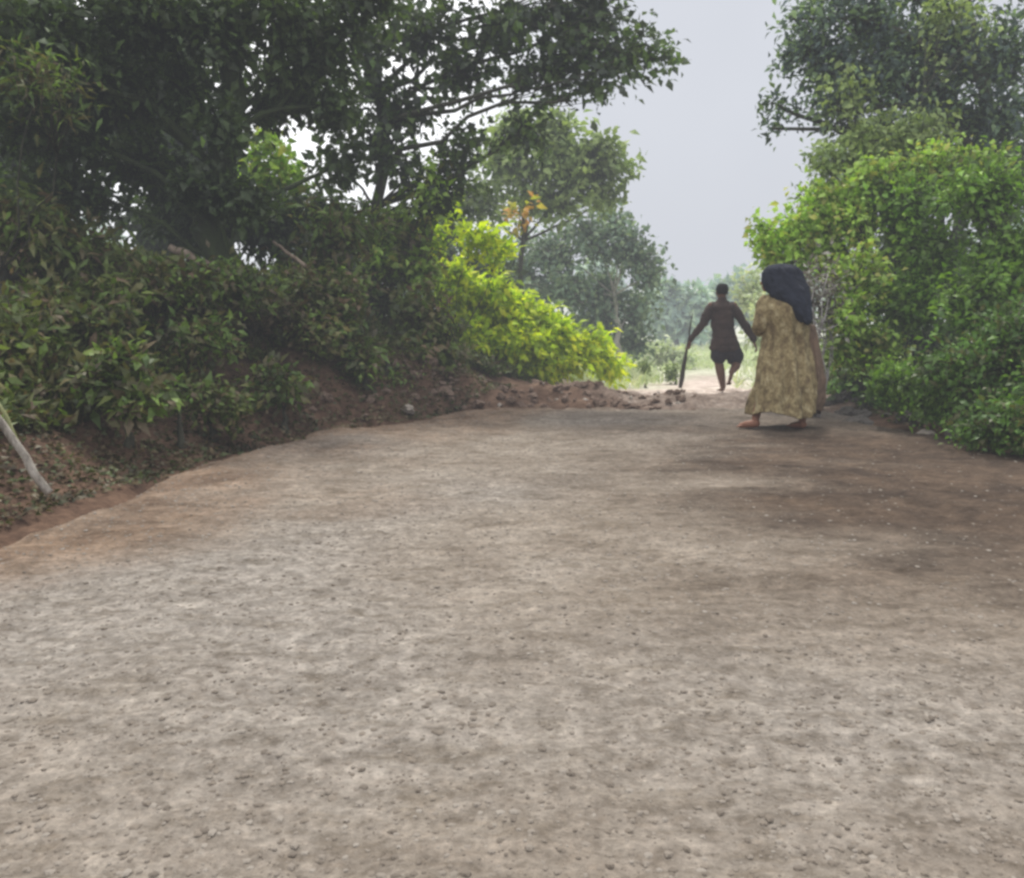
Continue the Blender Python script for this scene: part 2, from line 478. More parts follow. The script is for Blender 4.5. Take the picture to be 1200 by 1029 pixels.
# ================= STONES
PHI = (1 + 5 ** .5) / 2
IV = np.array([[-1, PHI, 0], [1, PHI, 0], [-1, -PHI, 0], [1, -PHI, 0], [0, -1, PHI], [0, 1, PHI], [0, -1, -PHI], [0, 1, -PHI],
               [PHI, 0, -1], [PHI, 0, 1], [-PHI, 0, -1], [-PHI, 0, 1]]); IV /= np.linalg.norm(IV[0])
IF = np.array([[0, 11, 5], [0, 5, 1], [0, 1, 7], [0, 7, 10], [0, 10, 11], [1, 5, 9], [5, 11, 4], [11, 10, 2], [10, 7, 6], [7, 1, 8],
               [3, 9, 4], [3, 4, 2], [3, 2, 6], [3, 6, 8], [3, 8, 9], [4, 9, 5], [2, 4, 11], [6, 2, 10], [8, 6, 7], [9, 8, 1]])


def subdiv(V, Fc):
    V = list(map(tuple, V)); cache = {}; out = []

    def midp(a, b):
        k_ = (min(a, b), max(a, b))
        if k_ not in cache:
            q = np.array(V[a]) + np.array(V[b]); q /= np.linalg.norm(q); V.append(tuple(q)); cache[k_] = len(V) - 1
        return cache[k_]
    for a, b, c_ in Fc:
        ab, bc, ca = midp(a, b), midp(b, c_), midp(c_, a)
        out += [[a, ab, ca], [b, bc, ab], [c_, ca, bc], [ab, bc, ca]]
    return np.array(V), np.array(out)


rng = np.random.RandomState(3)
# fine gravel pressed into the road: nobody could count it
n = 60000
yy = 1.3 + (9.0) * rng.rand(n) ** 1.9; xx = eL(yy) + .1 + (eR(yy) - eL(yy) - .2) * rng.rand(n)
br_ = sm(4.5, 1.9, eR(yy) - xx + 1.5 * fbm(xx, yy * 2.6, 1.5, 5, 53)) * np.interp(yy, [0, 2.6, 3.6, 10], [.05, .15, .9, 1])  # thins the gravel where brown soil and painted shade lie
kp = rng.rand(n) > .92 * br_
xx = xx[kp]; yy = yy[kp]; n = len(xx)
zz, _ = road_z(xx, yy)
s = .0025 + .0075 * rng.rand(n) ** 3.2
V = IV[None] * (1 + .35 * (rng.rand(n, 12, 1) - .5)) * s[:, None, None] * np.stack([1 + .5 * rng.rand(n), 1 + .5 * rng.rand(n), .4 + .3 * rng.rand(n)], -1)[:, None]
V = V + np.stack([xx, yy, zz], -1)[:, None]
Fs = (IF[None] + (np.arange(n) * 12)[:, None, None]).reshape(-1, 3)
m, nt, out = newmat('gravel_stone')
p = nt.nodes.new('ShaderNodeBsdfPrincipled'); p.inputs['Roughness'].default_value = .9
ge = nt.nodes.new('ShaderNodeNewGeometry')
nt.links.new(ramp(nt, [(0, (.10, .082, .066)), (.35, (.145, .12, .096)), (.75, (.18, .155, .13)), (1, (.225, .20, .172))], ge.outputs['Random Per Island']).outputs[0], p.inputs['Base Color'])
nt.links.new(p.outputs[0], out.inputs[0])
gr = make_obj('gravel', V.reshape(-1, 3), Fs, m)
tag(gr, 'fine grey and tan gravel pressed into the road surface', 'gravel', kind='stuff')

M_clod = surfmat('clod_earth', (.09, .055, .04), (.18, .125, .095), 9, .95, .6, c3=(.27, .21, .17))
M_stone_pale = surfmat('stone_pale', (.26, .22, .19), (.45, .40, .35), 9, .9, .6)
M_stone_dark = surfmat('stone_dark', (.06, .055, .05), (.17, .15, .135), 9, .9, .6)
SV, SF = subdiv(IV, IF); SV, SF = subdiv(SV, SF)
rock_me = {}
for kind, mat_ in (('clod', M_clod), ('pale', M_stone_pale), ('dark', M_stone_dark)):
    rock_me[kind] = []
    for i in range(5):
        r_ = np.random.RandomState(40 + i)
        D = 1 + .8 * fbm(SV[:, 0] * 2 + SV[:, 2] * 1.3, SV[:, 1] * 2 - SV[:, 2], 1.0, 5, 60 + i)
        for _k in range(6):
            nrm = unit_rand(r_, 1)[0]; dd = SV @ nrm; D = np.where(dd > .6, D * (.6 / np.maximum(dd, .6)) ** .8, D)
        W_ = SV * D[:, None] * np.array([1, .8 + .3 * r_.rand(), .55 + .2 * r_.rand()])
        o = make_obj('template', W_, SF, mat_, smooth=False)
        rock_me[kind].append(o.data); bpy.data.objects.remove(o)


def rock(kind, x, y, s, label, group, cat='rock', sink=.25, z=None, name='rock'):
    o = bpy.data.objects.new(name, rock_me[kind][rng.randint(5)]); COL.objects.link(o)
    zz_ = gz(x, y) if z is None else z
    o.location = (x, y, zz_ + s * .55 * (1 - 2 * sink) * .8)
    o.scale = (s * (.8 + .6 * rng.rand()), s * (.7 + .5 * rng.rand()), s * (.7 + .4 * rng.rand()))
    o.rotation_euler = (rng.rand() * .5 - .25, rng.rand() * .5 - .25, rng.rand() * 6.28)
    tag(o, label, cat, group)
    return o


for i in range(260):
    y = 10.4 + 1.9 * rng.rand() ** 1.5
    t = rng.rand() ** 1.25
    x = eL(y) - .9 + (3.4 - eL(y)) * t
    rock('clod', x, y, .022 + .07 * rng.rand() ** 2.5, 'reddish brown clod in the broken rubble strip where the grey road ends', 'clods in the rubble strip across the road', sink=.24)
for i in range(45):
    y = 10.5 + 4.5 * rng.rand() ** 1.2
    x = eL(y) + .3 + (eR(y) - eL(y) - .6) * rng.rand()
    rock('pale', x, y, .018 + .04 * rng.rand() ** 2, 'pale pinkish stone lying in the rough ground past the road end', 'pale stones past the end of the road', sink=.38)
for i in range(26):
    y = 7.2 + 4.0 * rng.rand(); x = eR(y) - .1 + .45 * rng.rand()
    rock('dark', x, y, .05 + .10 * rng.rand() ** 1.5, 'dark stone half buried at the foot of the right hand bushes', 'dark stones along the right verge')
for i in range(22):
    y = 8.6 + 2.4 * rng.rand(); x = eL(y) - .15 - .5 * rng.rand()
    rock('clod', x, y, .04 + .09 * rng.rand() ** 2, 'red brown clod fallen from the left bank onto its foot', 'clods at the foot of the left bank')
rock('dark', 3.72, 9.2, .20, 'largest dark boulder behind the woman, at the right road edge', None, 'boulder', name='boulder')
rock('pale', 4.0, 8.1, .13, 'flat pale stone at the right road edge in front of the green bushes', None, 'rock')
rock('pale', -1.2, 9.75, .11, 'pinkish pale stone sticking out of the foot of the left bank', None, 'rock')

# ================= DRY WOOD
def limb_obj(name, pts, r, mat, label, cat, base=None):
    pts = np.array(pts, float); B = pts[0].copy() if base is None else np.array(base, float)
    t = Tubes(); rg = np.random.RandomState(len(label))
    pp = []
    for i in range(len(pts) - 1):
        for q in np.linspace(0, 1, 6)[:-1]: pp.append(pts[i] * (1 - q) + pts[i + 1] * q)
    pp.append(pts[-1]); pp = np.array(pp); pp[1:-1] += rg.randn(len(pp) - 2, 3) * r[0] * .25
    t.add(pp - B, np.linspace(r[0], r[1], len(pp)), 10, .15, rg)
    o = t.build(name, mat); o.location = B; tag(o, label, cat); return o


M_white = surfmat('weathered_wood', (.14, .12, .10), (.36, .33, .29), 16, .9, .9, (1, 1, .35), 60, c3=(.55, .51, .46))
M_yel = surfmat('yellow_green_wood', (.22, .24, .10), (.36, .37, .2), 7, .85, .5, (1, 1, .4), 30)
M_tanwood = surfmat('tan_wood', (.16, .12, .09), (.30, .24, .19), 7, .85, .5, (1, 1, .4), 30)
limb_obj('fallen_branch', [P(58, 578, 4.95), P(28, 535, 4.9), P(-40, 440, 4.8)], (.026, .021), M_white, 'pale weathered branch leaning on the left bank at the road edge', 'branch')
limb_obj('fallen_branch', [P(34, 545, 5.05), P(6, 487, 5.0), P(-45, 410, 4.95)], (.013, .011), M_yel, 'thin yellow green branch lying behind the pale weathered branch', 'branch')
limb_obj('fallen_log', [P(200, 290, 9.2), P(235, 306, 9.1), P(262, 322, 9.0)], (.04, .05), M_tanwood, 'short brown log lying high on the dark left bank', 'log')
limb_obj('fallen_branch', [P(320, 283, 9.6), P(340, 298, 9.5), P(358, 312, 9.4)], (.015, .02), M_tanwood, 'thin brown stick on the left bank, right of the brown log', 'branch')

# ================= TREES AND SHRUBS, LEFT
tree('massive dark tree with mossy trunk filling the upper left', 262, 9.6, 268, -60, .21, [
    C(262, 150, 9.2, 34, 30, .3, 14), C(235, 215, 9.2, 40, 22, .35, 16), C(290, 235, 9.2, 36, 16, .3, 12),
    C(40, 30, 8.6, 110, 70, 1.1, 60), C(150, 10, 9, 90, 60, 1.1, 55), C(255, 20, 9.2, 80, 60, 1.2, 55), C(350, 10, 9.5, 70, 50, 1.1, 36),
    C(440, -10, 9.8, 70, 45, 1.1, 34), C(110, 110, 9.3, 90, 50, 1.0, 48), C(200, 95, 9.6, 60, 60, 1.0, 40), C(385, 60, 10, 50, 40, .8, 24), C(400, 125, 10.2, 34, 34, .6, 13), C(310, 130, 10, 26, 22, .4, 9), C(345, 120, 10.4, 34, 20, .5, 12), C(395, 185, 10.8, 26, 30, .4, 9), C(60, 220, 9.4, 90, 40, .8, 30), C(20, 150, 9, 80, 60, 1.0, 44),
    C(330, 90, 10, 40, 35, .8, 14), C(170, 190, 10, 80, 40, .9, 40), C(-60, 60, 8.2, 80, 110, 1, 40)],
    L_dark, (.13, .065), 36, 11, bark=bark_mossy)
tree('slim dark trunked tree whose branches arch out over the road', 432, 12.2, 445, 10, .10, [
    C(395, 120, 12, 50, 40, .8, 26), C(430, 50, 12, 60, 45, .9, 34), C(480, 130, 12.2, 50, 45, .8, 26), C(500, 30, 12, 70, 45, .9, 40),
    C(560, 90, 12.4, 60, 50, .8, 40), C(610, 25, 12.2, 60, 40, .8, 40), C(660, 70, 12, 55, 42, .7, 38), C(700, 20, 12.2, 55, 35, .8, 38),
    C(735, 60, 12, 45, 42, .7, 34), C(775, 65, 12, 28, 30, .5, 15), C(700, 98, 12, 40, 22, .5, 14), C(550, 170, 12.4, 45, 35, .7, 22),
    C(480, 195, 12.4, 45, 28, .6, 14), C(620, 145, 12.4, 40, 22, .5, 18), C(400, 190, 12, 30, 26, .5, 9), C(440, 170, 12, 40, 40, .6, 18), C(530, 215, 12.6, 60, 24, .6, 18), C(370, 235, 12, 50, 16, .5, 12), C(440, 100, 12, 40, 30, .6, 18), C(560, -40, 12, 140, 30, .8, 40), C(720, -30, 12, 60, 25, .7, 24), C(505, 235, 12.5, 50, 25, .6, 14)],
    L_canopy, (.135, .085), 17, 12, spread=.11, twr=.007)
tree('olive green tree between the overhanging branches and the hazy tree', 600, 22, 615, 190, .10, [
    C(600, 190, 21.5, 50, 35, .9, 34), C(650, 175, 21.5, 40, 25, .8, 26), C(685, 205, 21.5, 42, 28, .8, 34), C(715, 222, 21.5, 22, 20, .6, 15),
    C(630, 225, 21.5, 50, 22, .8, 26), C(560, 230, 21.5, 45, 35, .8, 26), C(665, 240, 21.5, 30, 14, .6, 10), C(700, 180, 21.5, 34, 18, .7, 24), C(650, 145, 21.5, 34, 16, .7, 20), C(730, 200, 21.5, 14, 16, .5, 9), C(600, 150, 21.5, 30, 20, .7, 20)],
    L_olive, (.23, .13), 24, 13, spread=.17, twr=.01)
tree('hazy grey green tree with a pale trunk at the road bend', 724, 26, 718, 330, .13, [
    C(640, 290, 26.5, 45, 40, 1.3, 60), C(690, 280, 26, 45, 40, 1.3, 60), C(735, 290, 26, 38, 38, 1.2, 56), C(762, 318, 26, 22, 34, 1, 34),
    C(650, 340, 26, 50, 38, 1.3, 64), C(700, 350, 26.5, 50, 35, 1.2, 66), C(750, 365, 26.5, 25, 32, 1, 40), C(690, 390, 27, 60, 25, 1, 50), C(720, 255, 26, 25, 18, .8, 16), C(600, 320, 27, 50, 60, 1.2, 60), C(745, 400, 27, 20, 22, .8, 26)],
    L_teal, (.21, .12), 20, 14, bark=bark_pale, spread=.18, twr=.012)
# yellow green bush
shrub('bright yellow green bush spilling down to the road end', 560, 14.2, [
    C(535, 325, 14, 22, 20, .5, 34), C(560, 348, 14.2, 42, 24, .6, 90), C(602, 360, 14.4, 38, 20, .6, 80), C(545, 395, 13.9, 35, 38, .6, 74),
    C(600, 395, 14.1, 45, 36, .6, 100), C(640, 396, 14.6, 38, 24, .6, 76), C(680, 412, 15, 38, 24, .6, 70), C(715, 430, 15.4, 24, 14, .5, 34), C(640, 425, 14.4, 50, 18, .5, 70), C(590, 332, 14.1, 14, 8, .2, 5), C(640, 368, 14.6, 14, 8, .2, 5), C(700, 396, 15.1, 14, 8, .2, 5), C(525, 345, 13.7, 20, 40, .3, 30)],
    L_yellow, (.15, .07), 26, 21, spread=.08, outdir=.8, droop=.35)
shrub('tall leafy yellow green sapling above the bright bush', 535, 13.2, [
    C(562, 275, 13.2, 30, 14, .4, 18), C(585, 292, 13.2, 24, 10, .4, 9), C(505, 275, 13, 28, 22, .4, 9), C(530, 240, 13.3, 30, 16, .4, 6)],
    L_yellow, (.17, .08), 14, 22, spread=.08)
shrub('light green sapling hanging between the slim trunk and the yellow bush', 480, 12.6, [
    C(500, 225, 12.3, 30, 20, .4, 14), C(465, 255, 12.3, 30, 18, .4, 16), C(520, 200, 12.3, 24, 18, .4, 9), C(450, 300, 12.2, 36, 22, .4, 24), C(500, 320, 12.2, 26, 26, .4, 24)],
    L_fresh, (.14, .07), 14, 25, name='sapling', cat='sapling')
shrub('small tree sapling with sunlit yellow green leaves under the left canopy', 318, 11.5, [
    C(318, 175, 11.5, 20, 28, .35, 22), C(335, 205, 11.5, 28, 16, .35, 16), C(300, 200, 11.5, 16, 22, .3, 12), C(340, 232, 11.5, 32, 10, .3, 8)],
    L_fresh, (.14, .075), 16, 23, name='sapling', cat='sapling')
shrub('few orange tinted leaves on a thin sapling beside the olive tree', 612, 16.5, [C(608, 250, 16.5, 14, 10, .25, 6), C(622, 240, 16.5, 10, 8, .2, 2)],
      L_orange, (.17, .09), 9, 24, name='sapling', cat='sapling')
# understory of the left bank
US = [
    ('broad dark shrub under the mossy trunk on the left bank', 250, 10.4, [C(220, 250, 10.6, 80, 40, .7, 60), C(300, 260, 10.8, 70, 40, .7, 60)], L_dark, (.14, .06), 30),
    ('dark shrub at the far left edge, high on the bank', 20, 8.6, [C(20, 270, 8.4, 80, 50, .7, 70), C(90, 300, 8.8, 70, 40, .7, 60)], L_under, (.14, .05), 26),
    ('green shrub with arching leaves below the small sunlit sapling', 400, 10.6, [C(400, 265, 10.8, 60, 30, .6, 50), C(370, 310, 10.6, 60, 30, .6, 44)], L_bank, (.18, .05), 20),
    ('dark shrub right of the slim trunk, beside the yellow sapling', 470, 12.4, [C(470, 290, 12.6, 50, 40, .6, 60), C(440, 345, 12.3, 45, 40, .6, 50)], L_bank, (.14, .07), 22),
    ('leafy green shrub hanging over the bank left of the yellow bush', 490, 11.2, [C(500, 370, 11.4, 38, 44, .5, 60), C(480, 420, 11, 35, 26, .5, 34), C(520, 420, 11.4, 26, 22, .4, 26)], L_under, (.13, .06), 20),
    ('brownish low shrub in the middle of the left bank', 300, 9.2, [C(260, 360, 9.1, 60, 22, .5, 34), C(330, 370, 9.4, 50, 22, .5, 30)], L_brown, (.12, .04), 16),
    ('bright green leafy plant near the foot of the left bank', 150, 6.5, [C(140, 420, 6.5, 40, 26, .25, 20), C(110, 450, 6.4, 24, 22, .2, 12), C(160, 468, 6.4, 40, 24, .22, 16)], L_bank, (.12, .055), 14),
    ('small light green plant with one broad leaf on the left bank', 212, 6.9, [C(212, 458, 6.8, 16, 8, .1, 5)], L_mid, (.11, .05), 6),
    ('low green plant at the foot of the bank, mid left', 335, 8.2, [C(335, 455, 8.2, 38, 20, .25, 20), C(310, 440, 8.3, 26, 14, .2, 10)], L_bank, (.12, .055), 14),
    ('trailing green plant on the bank left of the leafy shrub', 430, 9.7, [C(425, 420, 9.7, 28, 34, .3, 28), C(400, 370, 9.9, 34, 26, .3, 24)], L_bank, (.12, .045), 16),
    ('mixed green shrub high on the bank, below the dark canopy', 140, 8.4, [C(120, 350, 8.2, 70, 24, .5, 34), C(190, 330, 8.6, 60, 24, .5, 34)], L_under, (.15, .05), 18),
    ('brown tinged shrub above the bright plant on the left bank', 90, 7.6, [C(60, 360, 7.4, 60, 30, .4, 34), C(120, 375, 7.6, 50, 24, .4, 30)], L_under, (.10, .045), 20),
    ('dense shrub filling the slope below the brown log', 235, 8.6, [C(220, 340, 8.5, 60, 28, .45, 44), C(280, 330, 8.8, 50, 26, .45, 40), C(240, 395, 8.2, 60, 26, .35, 36)], L_bank, (.10, .045), 20),
    ('dense shrub on the slope right of the grey stick', 375, 9.8, [C(350, 340, 9.8, 50, 26, .45, 40), C(400, 345, 10, 40, 30, .45, 40), C(360, 390, 9.5, 50, 24, .4, 36)], L_under, (.10, .045), 20),
    ('tangled low shrub hanging over the road edge, left of the clods', 455, 10.2, [C(450, 440, 10.2, 34, 18, .3, 24), C(410, 445, 9.9, 34, 14, .25, 20)], L_bank, (.09, .04), 18),
    ('low weedy plant at the foot of the bank between the two bright plants', 250, 7.4, [C(240, 470, 7.3, 44, 20, .25, 26), C(275, 480, 7.4, 34, 14, .2, 18)], L_under, (.08, .035), 18),
    ('dark leafy shrub low at the left edge above the leaning branch', 20, 6.6, [C(10, 390, 6.5, 60, 40, .4, 34), C(-20, 450, 6.2, 50, 30, .3, 20)], L_under, (.11, .045), 18),
]
for i, (lab, px, Y, cl, mt, lf, per) in enumerate(US):
    small = 'plant' in lab.split()
    shrub(lab, px, Y, cl, mt, lf, per, 100 + i, name='leafy_plant' if small else 'shrub', cat='plant' if small else 'shrub', spread=.07 if small else .10)
# hanging ferny spray upper left
shrub('ferny light green spray hanging at the upper left edge', 15, 8.0, [C(30, 75, 7.6, 45, 20, .3, 20), C(80, 95, 7.6, 40, 14, .3, 12)], L_bank, (.13, .03), 16, 140, name='climbing_plant', cat='climber')
# woodland behind the left bank
BT = [
    ('dark woodland tree standing behind the mossy trunk', 190, 15, 190, 60, [C(150, 150, 15, 90, 70, 1.5, 80), C(240, 180, 15.5, 70, 60, 1.3, 70), C(190, 60, 15, 110, 60, 1.5, 60), C(200, 260, 15, 90, 40, 1.2, 50)]),
    ('dark woodland tree at the far left behind the bank', 20, 14, 20, 50, [C(0, 130, 14, 90, 80, 1.5, 80), C(60, 60, 14, 80, 60, 1.3, 60), C(20, 230, 14, 90, 50, 1.3, 70)]),
    ('low dark tree seen between the mossy and the slim trunks', 350, 18, 350, 250, [C(330, 262, 18, 70, 30, 1.2, 50), C(420, 280, 18, 60, 34, 1.2, 60), C(380, 320, 18, 90, 30, 1.2, 50), C(480, 270, 18, 30, 26, 1, 24)]),
    ('dark tree behind the yellow bush in the woodland', 520, 21, 520, 260, [C(500, 310, 21, 60, 45, 1.5, 60), C(570, 330, 21, 50, 50, 1.4, 60), C(530, 260, 21, 40, 25, 1, 26)]),
]
for i, (lab, px, Y, tx, ty, cl) in enumerate(BT):
    tree(lab, px, Y, tx, ty, .13, cl, L_dark, (.24, .13), 20, 160 + i, spread=.2, twr=.01)

# ================= RIGHT SIDE
tree('tall blue grey tree overhanging the upper right', 1190, 13.5, 1130, -20, .17, [
    C(1000, 20, 12.6, 55, 40, .9, 56), C(950, 55, 12.6, 42, 34, .8, 34), C(1020, 85, 12.6, 55, 35, .9, 60), C(1090, 110, 12.8, 60, 45, 1, 74),
    C(1160, 140, 12.8, 55, 45, 1, 70), C(1180, 60, 13, 50, 60, 1, 74), C(1110, 50, 13, 55, 45, 1, 64), C(965, 125, 12.6, 35, 24, .6, 26), C(925, 20, 12.6, 24, 22, .6, 10),
    C(910, 122, 12.6, 26, 7, .3, 6), C(905, 150, 12.6, 14, 6, .2, 2), C(930, 60, 12.6, 22, 16, .4, 8), C(980, -20, 12.8, 70, 25, .8, 40), C(1090, -20, 13, 80, 35, .9, 60), C(1010, 150, 12.6, 40, 22, .6, 26), C(1060, 60, 13.2, 80, 60, .6, 70), C(970, 85, 12.9, 36, 40, .5, 34)],
    L_blue, (.12, .06), 24, 31, Yt=13, spread=.10)
tree('broad dark tree standing behind the right hand bushes', 1120, 16.5, 1110, 120, .16, [
    C(1040, 190, 16, 50, 50, 1.3, 70), C(1120, 210, 16, 70, 60, 1.4, 90), C(1200, 200, 16, 60, 90, 1.4, 90), C(1050, 290, 16, 60, 50, 1.3, 70), C(1150, 320, 16, 80, 60, 1.3, 80)],
    L_dark, (.2, .1), 22, 32, spread=.16)
RS = [
    ('thick dark green growth low behind the bright right hand bushes', 1090, 11.8, [C(1030, 400, 11.6, 60, 30, .5, 60), C(1100, 400, 11.6, 60, 36, .5, 70), C(1180, 400, 11.4, 60, 40, .5, 70), C(1010, 440, 11, 40, 18, .4, 34), C(1120, 340, 12, 90, 30, .5, 70)], L_deep, (.11, .06), 20),
    ('leafy shrub reaching the road edge at the far right', 1215, 6.9, [C(1190, 495, 6.8, 50, 26, .3, 60), C(1240, 450, 6.8, 50, 40, .35, 60), C(1150, 505, 7.1, 40, 16, .25, 36)], L_deep, (.07, .038), 18),
    ('light green bush caught by the light above the deep green bush', 1050, 11, [C(1040, 200, 10.9, 44, 20, .4, 44), C(1090, 185, 10.9, 50, 18, .4, 44), C(1150, 190, 10.8, 50, 18, .4, 40), C(1000, 250, 10.8, 34, 24, .4, 36)], L_fresh, (.09, .055), 16),
    ('light olive bush leaning out high above the right bushes', 1040, 12, [C(975, 185, 11.6, 34, 22, .5, 40), C(1010, 165, 11.6, 40, 24, .5, 46), C(1070, 150, 11.6, 50, 24, .5, 54), C(960, 220, 11.6, 24, 18, .4, 22), C(1000, 90, 11.8, 40, 20, .4, 14), C(1110, 10, 12, 60, 18, .4, 20)], L_olive, (.10, .055), 20),
    ('fresh light green bush reaching out behind the headscarf', 985, 11.2, [C(950, 225, 11, 16, 14, .3, 8), C(885, 262, 11, 12, 10, .2, 6), C(965, 300, 11, 30, 24, .4, 30), C(898, 282, 11, 18, 24, .35, 34), C(935, 268, 11, 32, 28, .45, 60), C(975, 250, 11, 34, 30, .45, 56), C(920, 300, 11, 26, 16, .35, 26), C(1000, 225, 11, 40, 22, .4, 44)], L_fresh, (.095, .06), 18),
    ('bright green bush just right of the woman', 1010, 10.2, [C(1005, 320, 10, 34, 34, .45, 70), C(990, 370, 9.9, 28, 34, .4, 66), C(1020, 410, 9.9, 40, 26, .4, 66), C(975, 410, 9.9, 16, 24, .3, 22)], L_fresh, (.085, .05), 18),
    ('deep green bush in the middle of the right hand thicket', 1080, 10.6, [C(1060, 230, 10.6, 55, 35, .6, 90), C(1090, 290, 10.4, 60, 45, .6, 120), C(1060, 350, 10.2, 50, 40, .5, 90)], L_mid, (.095, .05), 20),
    ('tall green bush at the right edge of the picture', 1190, 9.4, [C(1150, 215, 9.6, 60, 35, .6, 90), C(1190, 290, 9.3, 55, 50, .6, 110), C(1140, 350, 9.2, 55, 45, .6, 110)], L_mid, (.095, .045), 20),
    ('darker low bush at the lower right, nearest the camera', 1160, 7.9, [C(1130, 430, 7.9, 60, 34, .45, 90), C(1190, 400, 7.8, 50, 50, .45, 90), C(1170, 480, 7.6, 60, 26, .4, 60)], L_deep, (.08, .04), 20),
    ('low green shrub spreading over the right verge', 1070, 8.6, [C(1050, 450, 8.6, 50, 24, .4, 56), C(1090, 470, 8.3, 50, 26, .4, 56)], L_mid, (.075, .04), 18),
]
for i, (lab, px, Y, cl, mt, lf, per) in enumerate(RS):
    shrub(lab, px, Y, cl, mt, lf, per, 200 + i, spread=.085)

# dry twiggy shrub behind the woman
rg = np.random.RandomState(77)
bb = onground(952, 9.6)
t = Tubes()
for i in range(26):
    a = bb + np.array([rg.randn() * .04, rg.randn() * .04, 0])
    e = P(925 + 50 * rg.rand(), 318 + 90 * rg.rand(), 9.6 + .3 * rg.randn())
    cv = curve(a, e, rg, .1, 7, .08); t.add(cv - bb, np.linspace(.012, .004, 7), 4)
    for j in range(4):
        q = cv[rg.randint(3, 7)]; e2 = q + np.array([rg.randn() * .12, rg.randn() * .12, .05 + .12 * rg.rand()])
        t.add(curve(q, e2, rg, .15, 4) - bb, np.linspace(.006, .002, 4), 3)
M_twig = surfmat('dry_twig', (.22, .2, .19), (.42, .4, .4), 9)
o = t.build('dry_shrub', M_twig); o.location = bb
o.name = 'stem'
rt = empty('dry_shrub', 'dry grey brown twiggy shrub right behind the woman', 'shrub', bb); o.location = (0, 0, 0); o.parent = rt
pl = np.array([P(958 + 17 * rg.randn(), 345 + 24 * rg.randn(), 9.6 + .15 * rg.randn()) for _ in range(420)]) - bb
V, Fc = leaves_geo(pl, unit_rand(rg, 420), unit_rand(rg, 420), .06 + .05 * rg.rand(420), .03 + .02 * rg.rand(420), .3)
make_obj('foliage', V, Fc, leafmat('leaf_dead', [(.13, .11, .09), (.24, .22, .19), (.09, .08, .065), (.32, .3, .27)], .15), rt)

# ================= BEYOND THE CREST
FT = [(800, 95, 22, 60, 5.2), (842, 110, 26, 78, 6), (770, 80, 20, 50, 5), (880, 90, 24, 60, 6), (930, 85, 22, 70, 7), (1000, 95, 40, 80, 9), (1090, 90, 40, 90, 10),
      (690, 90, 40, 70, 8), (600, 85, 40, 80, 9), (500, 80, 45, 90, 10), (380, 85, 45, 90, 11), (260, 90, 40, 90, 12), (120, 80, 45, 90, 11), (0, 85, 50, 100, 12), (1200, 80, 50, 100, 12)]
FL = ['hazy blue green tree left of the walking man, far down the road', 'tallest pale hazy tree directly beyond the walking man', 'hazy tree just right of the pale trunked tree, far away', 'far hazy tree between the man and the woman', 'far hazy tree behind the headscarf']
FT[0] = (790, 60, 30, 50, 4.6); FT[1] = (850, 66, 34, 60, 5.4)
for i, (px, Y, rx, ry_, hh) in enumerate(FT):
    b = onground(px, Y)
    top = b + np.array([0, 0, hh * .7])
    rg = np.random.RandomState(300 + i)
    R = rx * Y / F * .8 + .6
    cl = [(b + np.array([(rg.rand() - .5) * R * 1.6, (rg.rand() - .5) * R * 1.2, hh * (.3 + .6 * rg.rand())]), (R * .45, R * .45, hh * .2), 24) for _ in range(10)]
    plant('tree', FL[i] if i < 5 else 'distant tree hidden in the haze behind the roadside woods', 'tree', b, [b, top], .22, cl, L_hazed, bark_grey, (.7, .45), 14,
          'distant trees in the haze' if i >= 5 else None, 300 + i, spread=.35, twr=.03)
# two bushes where the path drops away
shrub('round dark little bush at the tip of the yellow bush', 756, 19, [C(756, 430, 19, 7, 8, .14, 22)], L_olive, (.09, .05), 16, 340, spread=.04)
shrub('small brownish green bush left of the walking stick tip', 790, 21, [C(788, 437, 21, 11, 12, .25, 24)], L_olive, (.12, .05), 14, 341, spread=.06)
shrub('pale green bush beyond the crest, behind the walking stick', 785, 34, [C(770, 412, 34, 26, 16, .8, 60), C(800, 420, 34, 22, 14, .8, 50)], L_grass_hazed, (.24, .12), 14, 342, spread=.12)
shrub('leafy light green bush beyond the crest, behind the woman', 905, 26, [C(900, 380, 26, 30, 45, .9, 90), C(880, 340, 27, 24, 30, .8, 50)], L_grass_hazed, (.2, .11), 14, 343, spread=.12)


# ================= GROUND COVER (stuff)
def cover(name, label, xs, ys, mat, nl, L, W, up, seed, zoff=0.0):
    rg = np.random.RandomState(seed)
    n = len(xs); zs = ground_z(xs, ys)
    base = np.repeat(np.stack([xs, ys, zs + zoff], -1), nl, 0)
    m_ = len(base)
    D = unit_rand(rg, m_); D[:, 2] = np.abs(D[:, 2]) * .6 + up
    base = base + np.stack([rg.randn(m_) * .05, rg.randn(m_) * .05, np.abs(rg.randn(m_)) * .08 * up], -1)
    s_ = .5 + rg.rand(m_)
    nr = unit_rand(rg, m_) + np.array([0, 0, 1.0])
    V, Fc = leaves_geo(base, D, nr, L * s_, W * s_, droop=.35)
    o = make_obj(name, V, Fc, mat); tag(o, label, 'ground cover', kind='stuff')
    plant.total += m_
    return o


